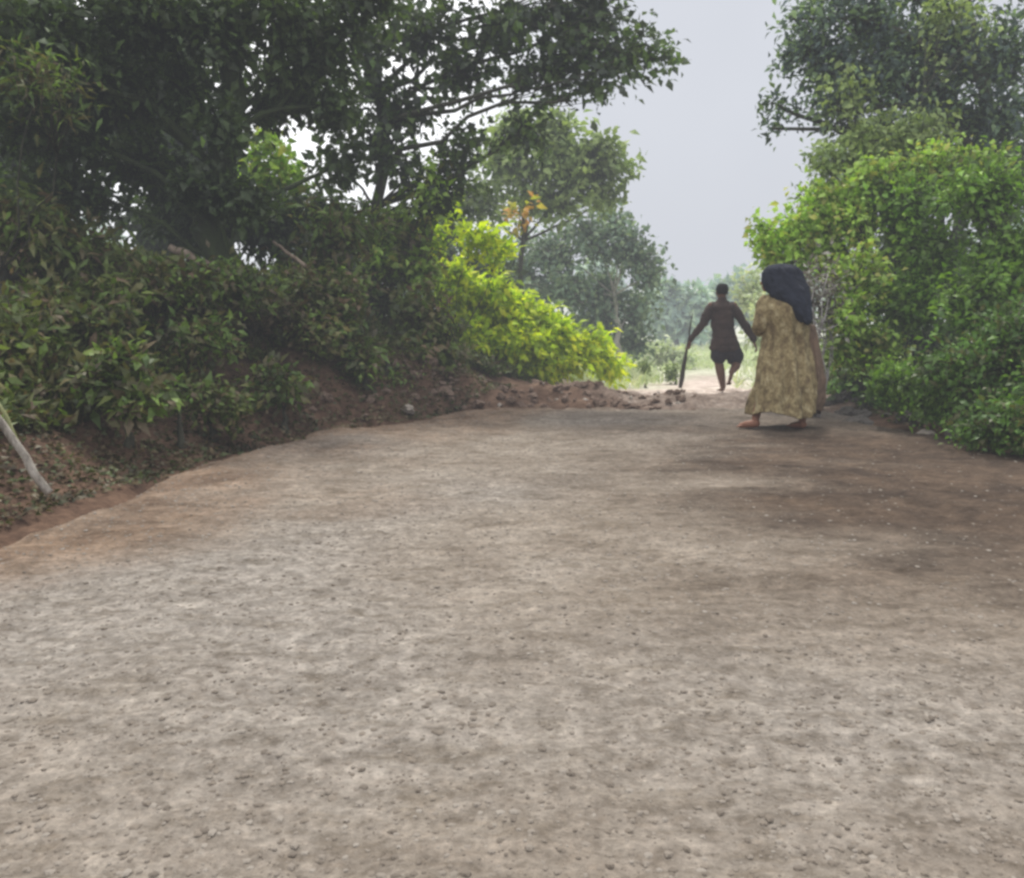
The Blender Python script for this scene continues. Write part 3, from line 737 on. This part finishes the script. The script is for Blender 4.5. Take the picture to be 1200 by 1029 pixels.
rg = np.random.RandomState(5)
n = 9500
ys = 2.5 + 14 * rg.rand(n); tt = .62 + 5.3 * rg.rand(n) ** 1.3
xs = eL(ys) - tt - .25 * rg.rand(n)
keep = (fbm(xs, ys, 1.1, 3, 70) > -.18) & ~((ys > 8.6) & (ys < 12.6) & (xs > eL(ys) - 1.15))
cover('undergrowth', 'dark green and brown low undergrowth covering the left bank', xs[keep], ys[keep], L_under, 12, .105, .04, .6, 1)
n = 2600
ys = 4 + 12 * rg.rand(n); tt = .3 + 5 * rg.rand(n) ** 1.4
xs = eR(ys) + tt
cover('undergrowth', 'green low undergrowth covering the ground below the right hand bushes', xs, ys, L_deep, 12, .11, .045, .5, 2)
n = 4200
ys = 3 + 9 * rg.rand(n); xs = eL(ys) + .05 - 1.1 * rg.rand(n) ** 1.2
cover('leaf_litter', 'brown fallen leaves scattered on the foot of the left bank', xs, ys, L_brown, 3, .05, .026, -.1, 3, .01)
n = 1500
ys = 4.5 + 6 * rg.rand(n); xs = eR(ys) + .1 + .9 * rg.rand(n)
cover('leaf_litter', 'brown fallen leaves scattered below the right hand bushes', xs, ys, L_brown, 3, .06, .03, -.1, 4, .01)
n = 9000
ys = 16.5 + 50 * rg.rand(n) ** 1.8; xs = -6 + ys * .1 + (16 + ys * .2) * rg.rand(n)
keep = (np.maximum(eL(ys) - xs, xs - eR(ys)) + .5 * rg.randn(n) > .1) | (ys > 32)
cover('grass', 'pale sunlit hazy grass on the slope beyond the crest', xs[keep], ys[keep], L_grass_hazed, 7, .26, .03, 1.2, 6)
print('LEAVES', plant.total)


# ================= PEOPLE
def ell(c, r, k=20, m_=14, R=None):
    th = np.linspace(0, math.pi, m_); ph = np.arange(k) * 2 * math.pi / k
    V = np.stack([np.sin(th)[:, None] * np.cos(ph), np.sin(th)[:, None] * np.sin(ph), np.cos(th)[:, None] * np.ones(k)], -1).reshape(-1, 3) * np.array(r)
    if R is not None: V = V @ np.array(R).T
    V = V + np.array(c)
    i = np.arange(m_ - 1)[:, None] * k; j = np.arange(k)[None]; j2 = (j + 1) % k
    return V, np.stack([i + j, i + k + j, i + k + j2, i + j2], -1).reshape(-1, 4)


def cap(p0, p1, r0, r1, k=14):
    p0 = np.array(p0, float); p1 = np.array(p1, float); ax = p1 - p0; Ln = np.linalg.norm(ax); ax /= Ln
    ref = np.array([0, 0, 1.]) if abs(ax[2]) < .9 else np.array([1., 0, 0])
    A = np.cross(ax, ref); A /= np.linalg.norm(A); B = np.cross(ax, A)
    rings = []
    for a in np.linspace(-90, 0, 5)[:-1]: rings.append((p0 + ax * r0 * math.sin(math.radians(a)), r0 * max(.02, math.cos(math.radians(a)))))
    for t in np.linspace(0, 1, 5): rings.append((p0 + ax * Ln * t, r0 * (1 - t) + r1 * t))
    for a in np.linspace(0, 90, 5)[1:]: rings.append((p1 + ax * r1 * math.sin(math.radians(a)), r1 * max(.02, math.cos(math.radians(a)))))
    ph = np.arange(k) * 2 * math.pi / k
    V = np.concatenate([c + r * (np.cos(ph)[:, None] * A + np.sin(ph)[:, None] * B) for c, r in rings])
    m_ = len(rings); i = np.arange(m_ - 1)[:, None] * k; j = np.arange(k)[None]; j2 = (j + 1) % k
    q = np.stack([i + j, i + j2, i + k + j2, i + k + j], -1).reshape(-1, 4)
    caps = [list(range(k))[::-1], [(m_ - 1) * k + x_ for x_ in range(k)]]
    return V, q, np.array(caps)


def union(name, pieces, mat, parent, voxel=.007, smooth=4):
    Vs = []; Fq = []; n_ = 0; other = []
    for pc in pieces:
        Vs.append(pc[0]); Fq.append(pc[1] + n_)
        if len(pc) > 2: other.append(pc[2] + n_)
        n_ += len(pc[0])
    fl = [np.concatenate(Fq)]
    if other:
        for kk in set(o_.shape[1] for o_ in other): fl.append(np.concatenate([o_ for o_ in other if o_.shape[1] == kk]))
    o = make_obj(name, np.concatenate(Vs), fl, mat, parent, True)
    md = o.modifiers.new('Remesh', 'REMESH'); md.mode = 'VOXEL'; md.voxel_size = voxel; md.use_smooth_shade = True
    ms = o.modifiers.new('Smooth', 'SMOOTH'); ms.factor = .5; ms.iterations = smooth
    return o


def chain(pts, rs, **k):
    return [cap(pts[i], pts[i + 1], rs[i], rs[i + 1], **k) for i in range(len(pts) - 1)]


def hand(w, d, palmn, side=1, curl=.5, s=1.0):
    """w wrist, d direction of the hand, palmn palm normal (fingers curl towards it)"""
    w = np.array(w, float); d = np.array(d, float); d /= np.linalg.norm(d)
    pn = np.array(palmn, float); pn -= d * pn.dot(d); pn /= np.linalg.norm(pn)
    ac = np.cross(d, pn) * side
    out = []
    for a in (-1, -.33, .33, 1):
        out.append(cap(w + d * .01, w + d * .085 * s + ac * a * .030 * s, .016 * s, .012 * s))
    for a, l in zip((-1, -.33, .33, 1), (.062, .075, .080, .070)):
        q = w + d * .088 * s + ac * a * .032 * s; dr_ = d + ac * a * .10
        ang = 0
        for seg, fr in ((0, .45), (1, .32), (2, .25)):
            ang += curl * (.6 + .5 * seg)
            v_ = dr_ * math.cos(ang) + pn * math.sin(ang); v_ /= np.linalg.norm(v_)
            q2 = q + v_ * l * fr * s
            out.append(cap(q, q2, .0085 * s, .0075 * s, k=8)); q = q2
    q = w + d * .03 * s + ac * .028 * s; q2 = q + (d * .6 + ac * .8 + pn * .3) * .035 * s; q3 = q2 + (d * .9 + ac * .2 + pn * .6) * .032 * s
    out.append(cap(q, q2, .012 * s, .010 * s, k=8)); out.append(cap(q2, q3, .010 * s, .008 * s, k=8))
    return out


def head(c, fwd, s=1.0):
    """skull, jaw, nose, lips, brow, ears; c centre, fwd facing"""
    c = np.array(c, float); f = np.array(fwd, float); f /= np.linalg.norm(f); up = np.array([0, 0, 1.])
    up = up - f * up.dot(f); up /= np.linalg.norm(up); r = np.cross(f, up)
    R = np.stack([r, f, up], 1)
    q = lambda x, y, z: c + (r * x + f * y + up * z) * s
    out = [ell(q(0, -.012, .022), np.array((.074, .094, .090)) * s, R=R), ell(q(0, .022, -.030), np.array((.060, .068, .078)) * s, R=R),
           ell(q(0, .068, -.092), np.array((.026, .022, .018)) * s, R=R),
           cap(q(0, .088, .012), q(0, .106, -.026), .008 * s, .013 * s, k=8), ell(q(0, .092, -.030), np.array((.019, .012, .009)) * s, R=R),
           ell(q(0, .089, -.056), np.array((.026, .010, .006)) * s, R=R), ell(q(0, .087, -.068), np.array((.022, .010, .007)) * s, R=R),
           cap(q(-.05, .068, .030), q(.05, .068, .030), .012 * s, .012 * s, k=8)]
    for sd in (-1, 1):
        out.append(ell(q(sd * .076, -.005, -.008), np.array((.010, .020, .033)) * s, R=R))
        out.append(ell(q(sd * .042, .062, -.028), np.array((.022, .020, .018)) * s, R=R))
    return out, q


def eyes(q, parent, s=1.0):
    for sd in (-1, 1):
        V, Fc = ell(q(sd * .031, .079, .008), (.012 * s, .012 * s, .009 * s), 12, 8)
        make_obj('eye', V, Fc, M_eye, parent, True)


M_eye = surfmat('eye_dark', (.02, .015, .01), (.04, .03, .025), 5, .2, 0)
M_skin = surfmat('skin_brown', (.10, .05, .032), (.14, .072, .046), 20, .55, .05)
M_skinw = surfmat('skin_warm', (.17, .075, .045), (.22, .10, .062), 20, .55, .05)
M_shirt = surfmat('shirt_brown', (.030, .022, .021), (.050, .034, .030), 4, .95, .3, bscale=120, c3=(.075, .048, .040))
M_shorts = surfmat('shorts_dark', (.018, .016, .02), (.035, .03, .035), 9, .95, .3, bscale=120)
M_hair = surfmat('hair_black', (.008, .008, .008), (.02, .018, .018), 60, .9, .8, bscale=200)
M_navy = surfmat('cloth_navy', (.010, .012, .020), (.02, .024, .038), 6, .95, .3, bscale=90)
M_maroon = surfmat('cloth_maroon', (.09, .06, .045), (.15, .105, .075), 12, .95, .3, bscale=90, c3=(.17, .11, .075))


def noisy(o, strength, size, axis_tex='CLOUDS'):
    t_ = bpy.data.textures.new('cloth_folds', 'CLOUDS'); t_.noise_scale = size
    d_ = o.modifiers.new('Folds', 'DISPLACE'); d_.texture = t_; d_.strength = strength; d_.mid_level = .5


# --- man
mb = P(847.5, 458, 13.9); mb[2] = gz(mb[0], mb[1]) + .01
man = empty('person', 'man in dark brown shirt walking away, one foot raised, holding a long stick', 'person', mb)
hd, q = head((-.07, .03, 1.61), (-.05, 1, -.06), 1.16)
body = hd
body += chain([(-.07, .01, 1.56), (-.065, -.01, 1.42)], (.062, .060))
body += chain([(-.065, .01, 1.33), (-.04, .01, 1.10), (-.02, 0, .92)], (.11, .11, .12))
body += [ell((-.065, .01, 1.33), (.18, .08, .11)), ell((-.01, .0, .88), (.16, .12, .11))]
LH = np.array((-.55, .10, .80)); RH = np.array((.485, .03, .80))
body += chain([(-.245, 0, 1.40), (-.37, -.03, 1.11), LH], (.055, .042, .027))
body += chain([(.12, 0, 1.40), (.335, -.03, 1.06), RH], (.055, .042, .027))
body += hand(LH, (-.1, .3, -1), (-.5, .8, .1), 1, .75)
body += hand(RH, (.4, .1, -.9), (-.9, .1, -.3), 1, .3)
# stance leg, then the raised leg with the shank swung back towards the road
body += chain([(-.10, 0, .86), (-.075, .05, .47), (-.055, .0, .33), (-.01, -.02, .09)], (.11, .072, .074, .046))
body += chain([(-.02, -.035, .05), (-.02, .07, .035), (-.02, .16, .022)], (.036, .032, .022))
body += chain([(.09, 0, .86), (.245, .12, .50), (.18, -.03, .42), (.075, -.20, .34)], (.11, .072, .074, .046))
body += chain([(.075, -.22, .345), (.045, -.26, .25), (.03, -.23, .17)], (.034, .031, .022))
for a in (-.03, -.012, .006, .022, .036):
    body += [cap((-.02 + a, .165, .022), (-.02 + a, .20, .014), .010, .008, k=8), cap((.03 + a, -.225, .165), (.028 + a, -.205, .135), .010, .008, k=8)]
union('body', body, M_skin, man, .0062, 3)
eyes(q, man)
# short flat topped hair
hv, hf = ell(q(0, -.018, .035), (.100, .116, .110), 28, 20)
keepz = hv[:, 2] > q(0, 0, -.03)[2]
hv[:, 2] = np.where(keepz, hv[:, 2], q(0, 0, -.03)[2])
hv[:, 2] = np.minimum(hv[:, 2], q(0, 0, .115)[2])
hv[:, 1] = np.minimum(hv[:, 1], q(0, .062, 0)[1])
o = union('hair', [(hv, hf)], M_hair, man, .006, 3); noisy(o, .012, .02)
sh = [ell((-.065, 0, 1.36), (.225, .13, .10)), ell((-.06, 0, 1.25), (.195, .135, .17)), ell((-.045, 0, 1.08), (.195, .14, .22)),
      ell((-.02, 0, .93), (.195, .15, .18)), ell((-.005, 0, .80), (.225, .16, .16)), ell((0, 0, .72), (.245, .165, .09)),
      ell((-.065, -.005, 1.43), (.13, .075, .06))]
sh += chain([(-.215, 0, 1.385), (-.265, 0, 1.33), (-.37, -.03, 1.11), (-.53, .08, .86)], (.072, .078, .068, .054))
sh += chain([(.09, 0, 1.385), (.14, 0, 1.33), (.33, -.03, 1.06), (.465, .025, .86)], (.072, .078, .068, .054))
sh += [cap((-.07, .01, 1.44), (-.07, .015, 1.485), .08, .07)]
o = union('shirt', sh, M_shirt, man, .008, 3); noisy(o, .05, .13)
o2 = chain([(-.08, 0, .78), (-.08, .03, .60)], (.13, .145)) + chain([(.09, 0, .78), (.185, .06, .57)], (.13, .145)) + [ell((.02, .01, .66), (.215, .135, .10))]
o = union('shorts', o2, M_shorts, man, .008, 3); noisy(o, .03, .10)
# --- the stick he carries
M_stick = surfmat('stick_dark', (.03, .026, .022), (.07, .06, .05), 12, .8, .3, (1, 1, .3))
hp = mb + LH + np.array([-.03, .05, -.075])
sdir = np.array([.17, 0, 1.22]); sdir /= np.linalg.norm(sdir)
t = Tubes(); rgs = np.random.RandomState(4)
pp = np.array([hp + sdir * a for a in np.linspace(-.68, .55, 14)]); pp[1:-1] += rgs.randn(12, 3) * .003
B_ = pp[0].copy()
t.add(pp - B_, np.array([.028, .037, .039, .037, .034, .030, .025, .019, .014, .013, .012, .011, .010, .008]), 10, .12, rgs)
o = t.build('walking_stick', M_stick); o.location = B_
tag(o, 'long dark stick, thicker at its lower end, in the left hand of the walking man', 'stick')

# --- woman (drawn in her own metres: X to the right of the photo, Y away, Z up)
zc = lambda a, b_: ((a - 690) / 463, (870 - b_) / 463)
wb = P(740 + 690 / 3.957, 280 + 870 / 3.957, 8.55)
wb[2] = float(road_z(wb[0], wb[1])[0]) + .004
wom = empty('person', 'woman in long mustard patterned dress and dark headscarf seen from behind', 'person', wb)
face = np.array((-.80, .58, -.12))
hd, q = head((-.135, .075, 1.475), face, .98)
body = hd
body += chain([(-.11, .05, 1.40), (-.03, .0, 1.30)], (.052, .058))
body += [ell((.0, -.01, 1.20), (.19, .13, .14)), ell((.02, .03, .80), (.15, .12, .15))] + chain([(.0, .0, 1.18), (.02, .03, .85)], (.125, .115))
body += chain([(-.14, .06, 1.24), (-.20, .12, 1.02), (-.13, .34, 1.04)], (.052, .042, .028))
body += chain([(.12, .10, 1.22), (.12, .30, 1.00), (-.02, .38, 1.08)], (.052, .042, .028))
body += hand((-.13, .34, 1.04), (.5, .3, .5), (.5, -.6, -.2), 1, .6, .92)
body += hand((-.02, .38, 1.08), (-.7, .1, .4), (-.2, -.5, .3), -1, .6, .92)
body += chain([(-.04, .02, .80), (-.14, .12, .45), (-.265, -.04, .10)], (.085, .062, .038))
body += chain([(-.265, -.06, .055), (-.345, -.04, .042), (-.40, -.02, .028)], (.042, .038, .028))
body += chain([(.08, -.02, .80), (.14, -.02, .45), (.185, -.10, .10)], (.085, .062, .038))
body += chain([(.19, -.11, .050), (.15, -.04, .038), (.12, .03, .024)], (.038, .034, .024))
for a in (-.03, -.014, .002, .017, .030):
    body += [cap(np.array((-.405, -.02, .026)) + np.array((.25, .95, 0)) * a, np.array((-.437, -.012, .018)) + np.array((.4, .9, 0)) * a, .010, .008, k=8),
             cap(np.array((.115, .04, .022)) + np.array((.9, .4, 0)) * a, np.array((.10, .07, .016)) + np.array((.9, .4, 0)) * a, .010, .008, k=8)]
union('body', body, M_skinw, wom, .0062, 3)
eyes(q, wom)


def cloth(name, rows, mat, parent, nf=9, amp0=.01, amp1=.05, seed=0, K=160, M_=90, sub=None, closed_top=True, hem=.012):
    """rows: (zoom y, left, right, ycentre, ry)"""
    rows = np.array(rows, float)
    zy = rows[:, 0]; tt = np.linspace(zy[0], zy[-1], M_)

    def interp(c_):
        r_ = np.interp(tt, zy, rows[:, c_]); k_ = np.array([1, 2, 3, 2, 1.]) / 9
        rp = np.concatenate([[r_[0]] * 2, r_, [r_[-1]] * 2]); return np.convolve(rp, k_, 'valid')
    L_, R_, yc, ry2 = interp(1), interp(2), interp(3), interp(4)
    cx = ((L_ + R_) / 2 - 690) / 463; rx = (R_ - L_) / 2 / 463; z = (870 - tt) / 463
    ph = np.arange(K) * 2 * math.pi / K
    f = (tt - tt[0]) / (tt[-1] - tt[0])
    amp = amp0 + (amp1 - amp0) * f
    fold = np.zeros((M_, K))
    rg_ = np.random.RandomState(seed)
    for j in range(4):
        kf = nf + rg_.randint(-3, 6) + j * 3
        fold += np.sin(kf * ph[None] + rg_.rand() * 6.3 + 1.4 * np.sin(f[:, None] * (1.5 + rg_.rand()) * 2 + j)) / (1.6 + .5 * j)
    nz = fbm(ph[None] * 4 + 0 * f[:, None], f[:, None] * 9 + 0 * ph[None], 1.0, 3, seed + 3)
    nz = nz * np.minimum(1, np.minimum(ph, 2 * math.pi - ph) * 2)[None]
    rr = 1 + amp[:, None] * fold + .09 * nz
    Xc = cx[:, None] + rx[:, None] * rr * np.cos(ph)
    Yc = yc[:, None] + ry2[:, None] * rr * np.sin(ph)
    Zc = z[:, None] + 0 * ph[None] + hem * f[:, None] ** 6 * np.sin(3 * ph[None] + seed) + .012 * nz
    V = np.stack([Xc, Yc, Zc], -1).reshape(-1, 3)
    i = np.arange(M_ - 1)[:, None] * K; j = np.arange(K)[None]; j2 = (j + 1) % K
    Fq = np.stack([i + j, i + K + j, i + K + j2, i + j2], -1).reshape(-1, 4)
    fl = [Fq]
    if closed_top:
        V = np.vstack([V, [[cx[0], yc[0], z[0] + .012]]]); a = np.arange(K)
        fl.append(np.stack([a, (a + 1) % K, np.full(K, len(V) - 1)], -1))
    o_ = make_obj(name, V, fl, mat, parent, True)
    s_ = o_.modifiers.new('Thickness', 'SOLIDIFY'); s_.thickness = .004
    return o_


# mustard dress with a broken woven pattern
m, nt, out = newmat('dress_mustard')
p = nt.nodes.new('ShaderNodeBsdfPrincipled'); p.inputs['Roughness'].default_value = .95
tcn = nt.nodes.new('ShaderNodeTexCoord'); mp = nt.nodes.new('ShaderNodeMapping'); mp.inputs['Scale'].default_value = (1, 1, .7)
nt.links.new(tcn.outputs['Object'], mp.inputs[0])
na = noise(nt, 16, 4, .6, mp.outputs[0], .3); nb = noise(nt, 48, 3, .6, mp.outputs[0])
c = ramp(nt, [(.34, (.115, .082, .045)), (.45, (.19, .145, .075)), (.55, (.25, .20, .105)), (.68, (.34, .29, .18))], na).outputs[0]
c = mix(nt, .8, c, ramp(nt, [(.35, (.6, .56, .5)), (.6, (1.15, 1.15, 1.1))], nb).outputs[0], 'MULTIPLY')
nt.links.new(c, p.inputs['Base Color'])
b = nt.nodes.new('ShaderNodeBump'); b.inputs['Strength'].default_value = .3; b.inputs['Distance'].default_value = .01
nt.links.new(nb, b.inputs['Height']); nt.links.new(b.outputs[0], p.inputs['Normal'])
nt.links.new(p.outputs[0], out.inputs[0]); M_dress = m
cloth('dress', [(262, 615, 720, -.0, .09), (280, 592, 770, -.0, .16), (310, 578, 796, .0, .20), (350, 580, 806, .02, .22), (400, 590, 806, .04, .22), (455, 597, 806, .03, .19), (500, 592, 816, .03, .20), (550, 580, 828, .02, .22),
                (650, 568, 840, .0, .26), (750, 558, 845, 0, .29), (798, 552, 842, 0, .31)], M_dress, wom, 7, .025, .11, 2, hem=.03)
sl = chain([(-.19, .0, 1.235), (-.235, -.01, 1.05), (-.215, .10, .985), (-.12, .28, 1.02)], (.098, .085, .075, .055))
o = union('sleeve', sl, M_dress, wom, .008, 3); noisy(o, .03, .08)
cloth('wrap_cloth', [(395, 780, 832, .04, .09), (450, 780, 850, .06, .13), (550, 780, 878, .08, .17), (650, 780, 896, .08, .19), (730, 780, 900, .08, .19), (795, 780, 880, .08, .18)], M_maroon, wom, 6, .02, .10, 5, K=80, hem=.03)
sc_ = cloth('headscarf', [(120, 630, 700, .03, .05), (126, 602, 728, .03, .085), (138, 588, 746, .02, .11), (155, 580, 760, .02, .122), (185, 577, 770, .0, .13), (210, 583, 780, -.02, .135), (240, 597, 786, -.05, .14),
                    (270, 622, 789, -.08, .135), (300, 650, 790, -.11, .12), (340, 686, 788, -.14, .10), (372, 722, 786, -.16, .08), (386, 738, 780, -.17, .05)], M_navy, wom, 5, .012, .07, 9, hem=.015); noisy(sc_, .03, .12)

# ================= HAZE, SKY, LIGHT, CAMERA
m, nt, out = newmat('haze_air')
ab = nt.nodes.new('ShaderNodeVolumeAbsorption'); ab.inputs['Color'].default_value = (0, 0, 0, 1); ab.inputs['Density'].default_value = .0046
em = nt.nodes.new('ShaderNodeEmission'); em.inputs['Color'].default_value = (.655, .68, .735, 1); em.inputs['Strength'].default_value = .0046
ad = nt.nodes.new('ShaderNodeAddShader')
nt.links.new(ab.outputs[0], ad.inputs[0]); nt.links.new(em.outputs[0], ad.inputs[1]); nt.links.new(ad.outputs[0], out.inputs['Volume'])
bx = np.array([(x, y, z) for z in (-20, 24) for x, y in ((-255, -7), (255, -7), (255, 395), (-255, 395))], float)
hz = make_obj('haze', bx, np.array([[3, 2, 1, 0], [4, 5, 6, 7], [0, 1, 5, 4], [1, 2, 6, 5], [2, 3, 7, 6], [3, 0, 4, 7]]), m)
tag(hz, kind='structure')

W = bpy.data.worlds.new('World'); SC.world = W; W.use_nodes = True
nt = W.node_tree; nt.nodes.clear()
out = nt.nodes.new('ShaderNodeOutputWorld'); bg = nt.nodes.new('ShaderNodeBackground')
sky = nt.nodes.new('ShaderNodeTexSky'); sky.sky_type = 'NISHITA'; sky.sun_disc = False
SUN_EL, SUN_AZ = math.radians(62), math.radians(3)
sky.sun_elevation = SUN_EL; sky.sun_rotation = SUN_AZ
sky.air_density = 1.2; sky.dust_density = 4; sky.ozone_density = 1
hs = nt.nodes.new('ShaderNodeHueSaturation'); hs.inputs['Saturation'].default_value = .25
nt.links.new(sky.outputs[0], hs.inputs['Color'])
wt = nt.nodes.new('ShaderNodeTexCoord'); sp = nt.nodes.new('ShaderNodeSeparateXYZ'); nt.links.new(wt.outputs['Generated'], sp.inputs[0])
def mrange(src, a, b_):
    r_ = nt.nodes.new('ShaderNodeMapRange'); r_.interpolation_type = 'SMOOTHSTEP'
    r_.inputs[1].default_value = a; r_.inputs[2].default_value = b_; nt.links.new(src, r_.inputs[0]); return r_.outputs[0]
mx = nt.nodes.new('ShaderNodeMath'); mx.operation = 'MAXIMUM'
nt.links.new(mrange(sp.outputs[2], .38, .75), mx.inputs[0]); nt.links.new(mrange(sp.outputs[0], .10, -.12), mx.inputs[1])
cloud = mix(nt, mx.outputs[0], (7.2, 7.5, 8.2), (20.5, 20.5, 20.5))
cn = ramp(nt, [(.3, (.94, .94, .95)), (.7, (1.05, 1.05, 1.05))], noise(nt, 3.0, 4, .5, wt.outputs['Generated'])).outputs[0]
cloud = mix(nt, 1.0, cloud, cn, 'MULTIPLY')
nt.links.new(mix(nt, .85, hs.outputs[0], cloud), bg.inputs[0])
bg.inputs[1].default_value = .10
nt.links.new(bg.outputs[0], out.inputs[0])

ld = bpy.data.lights.new('sun', 'SUN'); ld.energy = 3.8; ld.angle = math.radians(7); ld.color = (1, .96, .88)
lo = bpy.data.objects.new('sun', ld); COL.objects.link(lo)
# the sun stands high ahead of the road; sun_rotation turns clockwise from +Y
sd = Vector((math.sin(SUN_AZ) * math.cos(SUN_EL), math.cos(SUN_AZ) * math.cos(SUN_EL), math.sin(SUN_EL)))
lo.rotation_euler = sd.to_track_quat('Z', 'Y').to_euler()
lo.location = (5, 5, 30)

cd = bpy.data.cameras.new('camera'); co = bpy.data.objects.new('camera', cd); COL.objects.link(co)
cd.sensor_fit = 'HORIZONTAL'; cd.sensor_width = 36; cd.lens = 36 * F / 1200
cd.clip_start = .05; cd.clip_end = 2000
co.location = (0, 0, CAMZ); co.rotation_euler = (math.pi / 2 - TH, 0, 0)
SC.camera = co
SC.view_settings.view_transform = 'Standard'; SC.view_settings.look = 'None'
SC.view_settings.exposure = 0; SC.view_settings.gamma = 1
SC.cycles.max_bounces = 6; SC.cycles.diffuse_bounces = 3; SC.cycles.transmission_bounces = 3; SC.cycles.volume_bounces = 0
SC.cycles.use_denoising = True
SC.cycles.filter_width = 2.9
